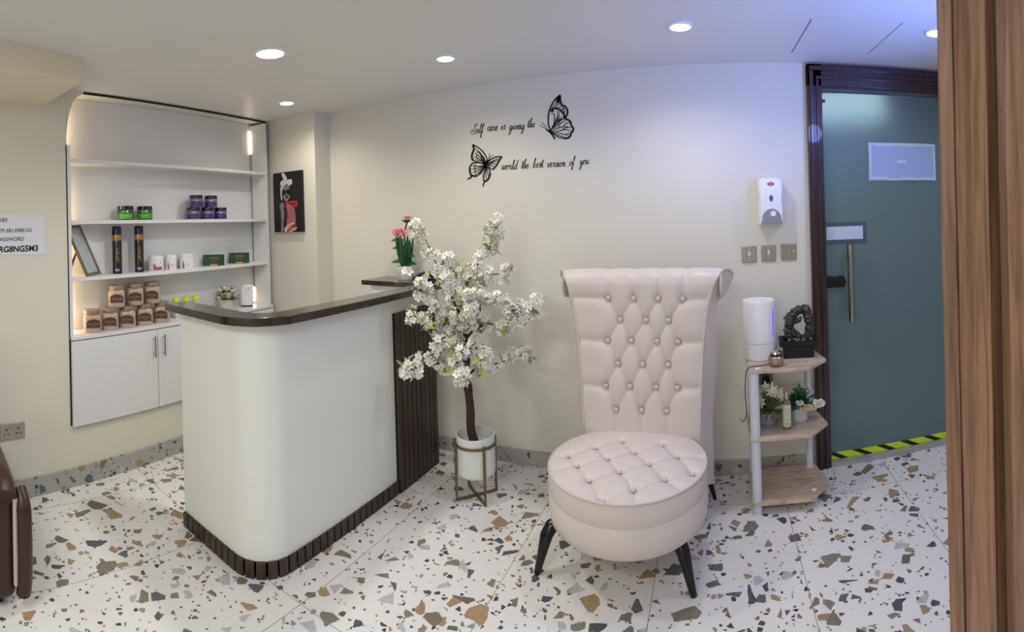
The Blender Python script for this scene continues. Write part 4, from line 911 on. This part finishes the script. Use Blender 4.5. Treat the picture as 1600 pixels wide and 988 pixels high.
# ================================================================== TUFTED CHAIR
CX, CY, CR = -.385, 2.155, .335; CROT = .085
ch = thing('tufted_chair', 'cream leather high-back chair with button-tufted round seat and scrolled back', 'chair', (CX, CY, 0), -CROT)
def tuft(px, py, btn, seg, pit=.018, cre=.007, rp=.020, rc=.0075):
    h = 0
    for bx, by in btn:
        d2 = (px - bx) ** 2 + (py - by) ** 2
        if d2 < .02: h -= pit * (.6 * math.exp(-d2 / (rp * rp)) + .4 * math.exp(-math.sqrt(d2) / (rp * 1.6)))
    m_ = 9
    for (ax_, ay_), (bx, by) in seg:
        dx, dy = bx - ax_, by - ay_; t_ = max(0, min(1, ((px - ax_) * dx + (py - ay_) * dy) / (dx * dx + dy * dy))); d = math.hypot(px - ax_ - t_ * dx, py - ay_ - t_ * dy); m_ = min(m_, d)
    h -= cre * math.exp(-(m_ / rc)) + .006 * math.exp(-(m_ / .028) ** 2)
    return h
# seat
ZR = .425; dome = .030
sb = [onZ(820 + x / 3.294, 650 + y / 3.294, .447) for x, y in ((220, 187), (500, 123), (362, 155), (705, 140), (268, 242), (424, 212), (562, 182), (783, 198), (330, 315), (486, 280), (638, 240), (862, 268), (398, 400), (560, 360), (720, 310))]
rot = Matrix.Rotation(CROT, 2)
sb = [rot @ Vector((p.x - CX, p.y - CY)) for p in sb]; sb = [p for p in sb if p.length < CR * .93]
ss = []
for i in range(len(sb)):
    for j in range(i):
        if (sb[i] - sb[j]).length < .145: ss.append((sb[i], sb[j]))
def deg(p): return sum(1 for a_, c_ in ss if a_ is p or c_ is p)
ang = None
dirs = sorted(((c_ - a_).normalized() for a_, c_ in ss), key=lambda v: v.x)
for p in list(sb):
    if p.length > .20: ss.append((p, p.normalized() * CR))
b = B(); NR, NS = 56, 220
def seatp(u, v):
    a = 2 * PI * u; r = CR * min(1, (.002 + v * .998)); x, y = r * math.cos(a), r * math.sin(a); q = r / CR
    z = ZR + dome * (1 - q ** 4); k = 1 - max(0, (q - .93) / .07)
    return (x, y, z + tuft(x, y, sb, ss) * k)
b.grid(seatp, NS, NR, True); b.obj('seat_top', M_LEATH, ch, smooth=180)
rr = [(0, ZR)]
b = B(); b.lathe([(CR - .004, ZR - .002), (CR + .001, ZR - .012), (CR + .004, ZR - .045), (CR + .003, .345), (CR - .003, .333)], 96); b.obj('seat_cushion_band', M_LEATH, ch, smooth=60)
b = B(); b.lathe([(CR - .003, .333), (CR + .003, .326), (CR + .004, .27), (CR - .002, .225), (CR - .022, .205), (0, .203)], 96); b.obj('seat_base', M_LEATH, ch, smooth=60)
circ = [(CR * math.cos(2 * PI * i / 96), CR * math.sin(2 * PI * i / 96), ZR) for i in range(97)]
B().tube(circ, .0048, 8, False).obj('seat_piping', M_PIPE, ch)
for p in sb:
    B().ball((p.x, p.y, ZR + dome * (1 - (p.length / CR) ** 4) - .018 + .002), (.0105, .0105, .0065), 12, 6).obj('seat_button', M_PIPE, ch)
# back: side profile (y, z), swept across a width that flares upwards
YB0 = .255   # front face of the back at seat level, from the seat's centre
def lean(z): return YB0 + .045 * max(0, (z - .45)) / .65
ZT, RT = 1.125, .072
yc = lean(ZT) + RT
prof = [(lean(z), z) for z in [.20 + (ZT - .20) * i / 30 for i in range(31)]]
nfront = len(prof)
prof += [(yc - RT * math.cos(a), ZT + RT * math.sin(a)) for a in [PI * (i / 14) for i in range(1, 15)]]
prof += [(yc + RT * math.cos(a), ZT - RT * math.sin(a)) for a in [PI * .5 * (i / 5) for i in range(1, 6)]]
prof += [(yc - .005, ZT - RT - .02), (yc - .012, .95), (YB0 + .155, .70), (YB0 + .145, .45), (YB0 + .14, .14)]
def halfw(y, z):
    t_ = max(0, min(1, (z - .45) / .72)); w_ = .283 + .042 * t_ + .052 * t_ ** 5
    back = max(0, min(1, (y - lean(min(z, ZT))) / .14)); return w_ + (.048 + .030 * t_) * back
bc = -.005
# button layout on the back, read off the photograph
BB = []
for rows, xs in ((467, (948, 989, 1028, 1067)), (500.5, (967.5, 1009, 1045)), (533, (948, 986, 1027, 1060)), (568.5, (965.5, 1005, 1045)), (603, (946.5, 985, 1026, 1060)), (639, (963.5, 1004, 1043.5))):
    row = []
    for x in xs:
        p = onY(x, rows, CY + YB0 + .03); q = Matrix.Rotation(CROT, 2) @ Vector((p.x - CX, p.y - CY)); row.append(Vector((q.x, p.z)))
    BB.append(row)
btn = [p for r in BB for p in r]; seg = []
for i in range(len(BB) - 1):
    for p in BB[i]:
        for q in BB[i + 1]:
            if abs(p.x - q.x) < .095: seg.append((p, q))
for p in BB[0]: seg.append((p, Vector((p.x * 1.08 + .002, 1.26))))
for p in BB[5]: seg.append((p, Vector((p.x, .3))))
for i in (0, 2, 4): seg.append((BB[i][0], Vector((-.4, BB[i][0].y + .004)))); seg.append((BB[i][-1], Vector((.4, BB[i][-1].y + .004))))
b = B(); NU, NV = 130, 150
import bisect
pl_ = [0]
for (y0_, z0_), (y1_, z1_) in zip(prof, prof[1:]): pl_.append(pl_[-1] + math.hypot(y1_ - y0_, z1_ - z0_))
def prf(s_):
    i = min(len(prof) - 2, max(0, bisect.bisect_right(pl_, s_) - 1)); k = (s_ - pl_[i]) / (pl_[i + 1] - pl_[i])
    y = prof[i][0] + (prof[i + 1][0] - prof[i][0]) * k; z = prof[i][1] + (prof[i + 1][1] - prof[i][1]) * k
    dy, dz = prof[i + 1][0] - prof[i][0], prof[i + 1][1] - prof[i][1]; l = math.hypot(dy, dz); return y, z, -dz / l, dy / l
send = pl_[nfront + 13]
def backp(u, v):
    s_ = send * v; y, z, ny, nz = prf(s_); w_ = halfw(y, z); x = (2 * u - 1) * w_; e = abs(2 * u - 1)
    zz = s_ + .20   # unrolled height
    k = 1 - max(0, (e - .93) / .07) ** 2
    tf = max(0, 1 - max(0, zz - 1.20) / .10)
    h = tuft(x, zz, btn, seg) * k * (tf if zz > 1.2 else 1) + .012 * (1 - e ** 6)
    if zz > 1.25: h = h * 1 
    return (x, y + ny * h, z + nz * h)
b.grid(backp, NU, NV); b.obj('back_front', M_LEATH, ch, smooth=180)
b = B(); rest = [(pl_[i]) for i in range(nfront + 13, len(prof))]
def rearp(u, v):
    y, z, ny, nz = prf(rest[0] + (rest[-1] - rest[0] - 1e-6) * v); return ((2 * u - 1) * halfw(y, z), y, z)
b.grid(rearp, 12, 40)
b.obj('back_rear', M_LEATH, ch, smooth=60)
for sgn in (-1, 1):
    b = B(); ring = [b.v((sgn * halfw(y, z), y, z)) for y, z in prof]; f_ = b.f(ring); bmesh.ops.triangulate(b.bm, faces=[f_])
    b.obj('side_panel', M_LEATH, ch, smooth=60)
    edge = [Vector((sgn * (halfw(y, z) - .001), y - .001 if z < ZT else y, z)) for y, z in prof[:nfront + 18]]
    B().tube(edge, .0055, 8).obj('piping', M_PIPE, ch)
    wS = halfw(yc, ZT)
    B().ball((sgn * (wS - .003), yc, ZT), (.014, RT * .93, RT * .93), 24, 12).obj('scroll_end', M_LEATH, ch, smooth=60)
for p in btn:
    y, z, ny, nz = prf(p.y - .20); B().ball((p.x, y - .001 + ny * -.004, z), (.0128, .0075, .0128), 14, 8).obj('back_button', M_PIPE, ch)
# legs
def leg(tx, ty, ax_, ay_, z=.215):
    b = B(); tip = Vector((tx, ty, 0)); at_ = Vector((ax_, ay_, z)); el = at_.lerp(tip, .70); el.z = z - .045
    pts = [at_, at_.lerp(el, .5), at_.lerp(el, .88) + Vector((0, 0, .004)), el.lerp(tip, .12), el.lerp(tip, .5), tip + Vector((0, 0, .001))]
    b.tube(pts, [.024, .027, .030, .028, .021, .013], 10); b.obj('leg', M_BLACK, ch, smooth=50)
Ri = Matrix.Rotation(CROT, 2)
def cl(p): q = Ri @ Vector((p.x - CX, p.y - CY)); return q
pL, pR, pB = cl(onZ(839, 897)), cl(onZ(1084, 933)), cl(onZ(1117, 780))
leg(pL.x, pL.y, -.22, -.06); leg(pR.x, pR.y, .14, -.05)
b = B()
for x_ in (pB.x - .012, -pB.x + .01): pass
B().tube([(pB.x - .045, pB.y - .03, .22), (pB.x - .028, pB.y - .02, .13), (pB.x, pB.y, .001)], [.022, .018, .010], 10).obj('leg', M_BLACK, ch)
B().tube([(-pB.x + .045, pB.y - .03, .22), (-pB.x + .028, pB.y - .02, .13), (-pB.x, pB.y, .001)], [.022, .018, .010], 10).obj('leg', M_BLACK, ch)

# ================================================================== CORNER RACK AND WHAT STANDS ON IT
rk = thing('corner_rack', 'three-tier pale oak rack with white tube legs beside the glass door', 'shelf rack', (.34, 2.64, 0))
foot = [(.158, 2.465), (.455, 2.455), (.565, 2.575), (.535, 2.80), (.160, 2.80)]
for zt_ in (.062, .375, .705): B().prism([(x - .34, y - 2.64) for x, y in foot], zt_ - .016, zt_).obj('shelf', M_OAK, rk, bevel=.002)
for (x, y) in ((.186, 2.492), (.190, 2.772), (.500, 2.770)):
    b = B()
    for z0, z1 in ((0, .046), (.062, .359), (.375, .689)): b.tube([(x - .34, y - 2.64, z0 + .0002), (x - .34, y - 2.64, z1)], .024 if y < 2.6 else .019, 18)
    b.obj('leg', mat('white_tube', (214, 216, 226), .3), rk)
B().tube([(.475 - .34, 2.54 - 2.64, .0005), (.475 - .34, 2.54 - 2.64, .046)], .018, 14).obj('leg', mat('white_tube', (1, 1, 1)), rk)
for (x, y, z) in ((.205, 2.495, .7052), (.475, 2.53, .0622)): B().lathe([(0, 0), (.014, 0), (.013, .002), (0, .0025)], 18, (x - .34, y - 2.64, z)).obj('cap', M_WHITE, rk)
RT_ = .705; RM = .375
p = Vector((.236, 2.695, RT_)); hh = .305; r = .087
t = thing('humidifier', 'white cylindrical humidifier with a glowing blue stripe on the rack', 'humidifier', p, FACE(p))
B().lathe([(0, 0), (r * .95, 0), (r, .006), (r, .083), (r - .003, .085), (0, .085)], 48).obj('base', M_WHITE, t)
B().lathe([(0, .086), (r - .003, .086), (r, .088), (r, hh - .01), (r * .97, hh - .003), (r * .90, hh - .008), (r * .3, hh - .004), (0, hh - .004)], 48).obj('tank', M_WHITE, t)
b = B(); b.grid(lambda u, v: ((r + .001) * math.cos(-PI / 2 + .92 + .07 * u), (r + .001) * math.sin(-PI / 2 + .92 + .07 * u), .115 + .145 * v), 4, 2); b.obj('blue_stripe', mat('blue_led', (10, 10, 200), .4, emit=(.03, .02, 1), estr=1.6), t)
B().lathe([(0, 0), (.02, 0), (.018, .008), (0, .009)], 20, (0, 0, hh - .004)).obj('mist_outlet', M_WHITE, t)
p = Vector((.300, 2.525, RT_)); t = thing('round_speaker', 'small round metallic rose-gold speaker on the rack in front of the humidifier', 'speaker', p)
r = .040
B().lathe([(0, 0), (.020, 0), (.034, .010), (r, .030), (r * .98, .046), (r * .85, .052), (0, .050)], 32).obj('body', M_COPPER, t)
B().lathe([(0, .050), (.028, .051), (.029, .058), (.022, .058), (0, .058)], 32).obj('grille', M_BLACKM, t)
B().lathe([(0, .064), (.020, .061), (.030, .062), (.026, .072), (.012, .078), (0, .079)], 32).obj('top_cap', mat('polished_rose_steel', (214, 190, 176), .15, metal=1), t)
# table fountain
p = Vector((.438, 2.680, RT_)); t = thing('table_fountain', 'dark tabletop fountain with rocky ring and tiny house on black tray', 'fountain', p, -.08)
b = B(); q = .078
def ringsq(lv):
    R4 = [[b.v((sx_ * h_, sy_ * h_ * .72, z)) for sx_, sy_ in ((-1, -1), (1, -1), (1, 1), (-1, 1))] for h_, z in lv]
    for A_, B_ in zip(R4, R4[1:]):
        for i in range(4): b.f([A_[i], A_[(i + 1) % 4], B_[(i + 1) % 4], B_[i]])
    b.f(R4[0][::-1]); b.f(R4[-1])
ringsq([(q, 0), (q + .004, .062), (q + .022, .066), (q + .024, .090), (q + .006, .092), (q - .004, .072)])
b.obj('tray', M_BLACKM, t, smooth=20)
rc = random.Random(5)
def rocky(path, rad, seed):
    b = B(); path = catmull(path, 5); n = len(path); rc.seed(seed)
    R2 = []
    for i in range(n): R2.append(rad[min(len(rad) - 1, int(i / n * len(rad)))] * rc.uniform(.82, 1.22))
    b.tube(path, R2, 9)
    for v in b.bm.verts: v.co += Vector((rc.uniform(-1, 1), rc.uniform(-1, 1), rc.uniform(-1, 1))) * .0035
    return b
M_ROCK = mat('dark_bronze_rock', (56, 50, 50), .35, noise=.6, nscale=60, bump=.8, bscale=90, spec=.6)
rocky([(-.038, 0, .078), (-.050, 0, .12), (-.046, 0, .155), (-.030, 0, .20), (-.008, 0, .232), (.022, 0, .244), (.048, 0, .232), (.060, 0, .185), (.064, 0, .145), (.052, 0, .105), (.035, 0, .078)], [.026, .025, .024, .024, .023, .023, .023, .022, .021, .024], 3).obj('rock_ring', M_ROCK, t, smooth=30)
rocky([(-.035, -.01, .14), (-.012, -.012, .125), (.010, -.012, .100), (.035, -.01, .105), (.050, -.005, .13)], [.012, .013, .012, .010], 8).obj('inner_ledge', M_ROCK, t, smooth=30)
rocky([(-.02, -.012, .178), (.004, -.014, .186), (.02, -.012, .205)], [.009, .012, .010], 9).obj('leaf_scroll', M_ROCK, t, smooth=30)
b = B(); b.box((-.048, -.016, .185), (.034, .030, .034)); b.obj('house', M_ROCK, t, bevel=.002)
b = B(); b.extr([(-.076, -.036, .200), (-.020, -.036, .200), (-.048, -.036, .232)], (0, .042, 0)); b.obj('house_roof', mat('bronze_roof', (72, 64, 62), .4, noise=.3), t, bevel=.001)
b = B()
for k in range(16): a = k * 2.4; r = .006 + .0045 * k; b.ball((.004 + r * math.cos(a), -.012 + .5 * r * math.sin(a), .086), (.009, .008, .012), 7, 5)
b.obj('pebbles', mat('pewter_pebble', (140, 132, 132), .3, metal=.4, noise=.3), t)
# vase of lilies, bottle, tin of roses
p = Vector((.262, 2.610, RM)); t = thing('lily_vase', 'blue-grey stone vase of cream lilies and olive foliage on the middle shelf', 'plant', p)
B().lathe([(0, 0), (.030, 0), (.044, .02), (.050, .045), (.049, .075), (.044, .075), (.040, .05), (0, .04)], 28).obj('vase', mat('blue_grey_stone', (138, 142, 168), .35, noise=.25, nscale=35), t)
b = B()
for i in range(110):
    a = rn.uniform(0, 2 * PI); e = rn.uniform(-.35, 1.4); d = Vector((math.cos(a) * math.cos(e), math.sin(a) * math.cos(e) * .9, math.sin(e))); b.leaf(Vector((0, 0, .075)) + d * .018, d, (rn.gauss(0, .4), -.3, 1), rn.uniform(.05, .09), .016, .15)
b.obj('foliage', mat('olive_foliage', (120, 126, 62), .6, noise=.35, nscale=40), t)
for cx_, cz_, rr_, sd in ((.020, .175, .052, (0.1, -.6, .7)), (-.042, .135, .046, (-.4, -.8, .3)), (.050, .165, .04, (.6, -.6, .3)), (-.010, .20, .036, (-.2, -.3, .9))):
    b = B(); u_ = Vector(sd).normalized(); o1 = u_.orthogonal().normalized(); o2 = u_.cross(o1)
    for k in range(9): a = 2 * PI * k / 9; b.leaf(Vector((cx_, -.03, cz_)), (o1 * math.cos(a) + o2 * math.sin(a)) + u_ * (.35 + .25 * (k % 2)), u_, rr_ * (.85 + .25 * (k % 2)), .016, -.1)
    b.obj('lily', mat('cream_lily', (226, 228, 206), .55), t)
p = Vector((.352, 2.560, RM)); t = thing('lotion_bottle', 'clear glass lotion bottle with silver cap and pale label on the middle shelf', 'bottle', p, FACE(p)); r = .0215
B().lathe([(0, 0), (r, 0), (r, .132), (r * .85, .142), (r * .55, .148), (0, .148)], 28).obj('body', mat('smoky_glass', (132, 134, 122), .12, trans=.3, coat=.5), t)
B().lathe([(0, .148), (.0115, .149), (.0115, .182), (.0105, .184), (0, .184)], 24).obj('cap', M_CHROME, t)
b = B(); b.grid(lambda u, v: ((r + .0006) * math.cos(-PI / 2 - 1.3 + 2.6 * u), (r + .0006) * math.sin(-PI / 2 - 1.3 + 2.6 * u), .014 + .110 * v), 14, 2); b.obj('label', mat('pale_yellow_label', (212, 212, 190), .5), t)
b = B()
for z, s_ in ((.100, 'SKIN CARE'), (.090, 'essence'), (.078, 'natural'), (.050, 'LOTION')): wrap(b, s_, .0055, r + .0012, z)
b.box((0, -(r + .0012), .030), (.005, .0008, .009)); b.obj('print', M_INK, t)
p = Vector((.432, 2.665, RM)); t = thing('rose_tin', 'white tin of green sprigs with white and cream roses on middle shelf', 'plant', p)
b = B(); n = 60; b.grid(lambda u, v: ((.043 + .0012 * math.cos(u * 2 * PI * 30)) * math.cos(2 * PI * u), (.043 + .0012 * math.cos(u * 2 * PI * 30)) * math.sin(2 * PI * u), .062 * v), 120, 2, True); b.lathe([(0, .0005), (.042, .0005)], 24); b.lathe([(0, .052), (.041, .052)], 24); b.obj('tin', mat('whitewashed_tin', (206, 208, 216), .4), t)
b = B()
for i in range(150):
    a = rn.uniform(0, 2 * PI); e = rn.uniform(-.2, 1.5); d = Vector((math.cos(a) * math.cos(e), math.sin(a) * math.cos(e) * .8, math.sin(e) * 1.2)); b.leaf(Vector((0, 0, .07)) + d * rn.uniform(.015, .06), d + Vector((rn.gauss(0, .4), rn.gauss(0, .4), 0)), (0, -.3, 1), rn.uniform(.025, .045), .017, .15)
b.obj('sprigs', mat('bright_green_sprig', (52, 110, 66), .5, noise=.35, nscale=40), t)
for c_, rr_, mm in (((.098, -.035, .070), .034, M_BLOS), ((.066, -.05, .062), .022, M_IVORY), ((.035, -.055, .065), .026, M_IVORY), ((-.005, -.052, .092), .022, M_BLOS), ((.055, -.02, .135), .022, mat('lilac_petal', (214, 206, 222), .5)), ((.01, -.05, .060), .018, M_BLOS)):
    b = B(); rose(b, Vector(c_), rr_, 3, (.2, -.6, .7)); b.obj('rose', mm, t)
# adapter plugged into the wall and the lead from the speaker
z_ = onY(1194, 592).z; t = thing('power_adapter', 'black power adapter plugged into the wall behind the rack', 'adapter', (onY(1195, 592).x, D, z_ - .03))
B().box((0, -.011, .03), (.09, .02, .09)).obj('socket_plate', M_NICK, t, bevel=.002)
B().box((0, -.045, .035), (.040, .047, .058)).obj('plug_body', M_BLACKM, t, bevel=.004)
pth = catmull([(.268, 2.527, RT_ + .010), (.215, 2.52, RT_ + .006), (.165, 2.50, RT_ + .006), (.148, 2.50, .68), (.142, 2.52, .58), (.150, 2.58, .46), (.140, 2.72, .36), (.125, 2.80, .34)], 8)
tag(B().tube(pth, .0022, 6).obj('black_cable', M_BLACKM), 'thin black cable running from the round speaker down the rack side', 'cable')

# ================================================================== BROWN LEATHER ARMCHAIR (far left, mostly out of the picture)
ac = thing('leather_armchair', 'brown leather armchair at the left edge with a pale strip down its arm', 'armchair', (-2.33, .0, 0))
def rb_(name, x0, x1, y0, y1, z0, z1, m=M_BROWN, bv=.03): return B().lo((x0 + 2.33, y0, z0), (x1 + 2.33, y1, z1)).obj(name, m, ac, bevel=bv)
o = rb_('arm', -2.60, -2.01, .27, .435, .03, .47, bv=.035); o.modifiers['bevel'].segments = 5
b = B(); b.tube(catmull([(-2.60 + 2.33, .36, .475), (-2.3 + 2.33, .36, .49), (-2.06 + 2.33, .36, .475), (-1.985 + 2.33, .36, .44)], 5), [.075] * 16, 18, squash=.8); b.obj('arm_pad', M_BROWN, ac)
b = B(); b.tube(catmull([(-2.04 + 2.33, .455, .44), (-1.995 + 2.33, .460, .40), (-1.985 + 2.33, .462, .34), (-1.988 + 2.33, .462, .15), (-2.0 + 2.33, .458, .06)], 5), [.030] * 21, 14); b.obj('arm_roll', M_BROWN, ac)
b = B(); b.tube([(-1.995 + 2.33, .428, .43), (-1.995 + 2.33, .428, .10)], .010, 10); b.obj('pale_strip', mat('pale_strip', (196, 186, 184), .4), ac)
rb_('seat', -2.62, -2.05, -.35, .27, .08, .42); rb_('backrest', -2.62, -2.42, -.35, .27, .42, .95); rb_('arm', -2.60, -2.03, -.53, -.37, .03, .55)
for x in (-2.55, -2.08):
    for y in (-.48, .36): B().box((x + 2.33, y, .0155), (.05, .05, .03)).obj('foot', M_BLACKM, ac)
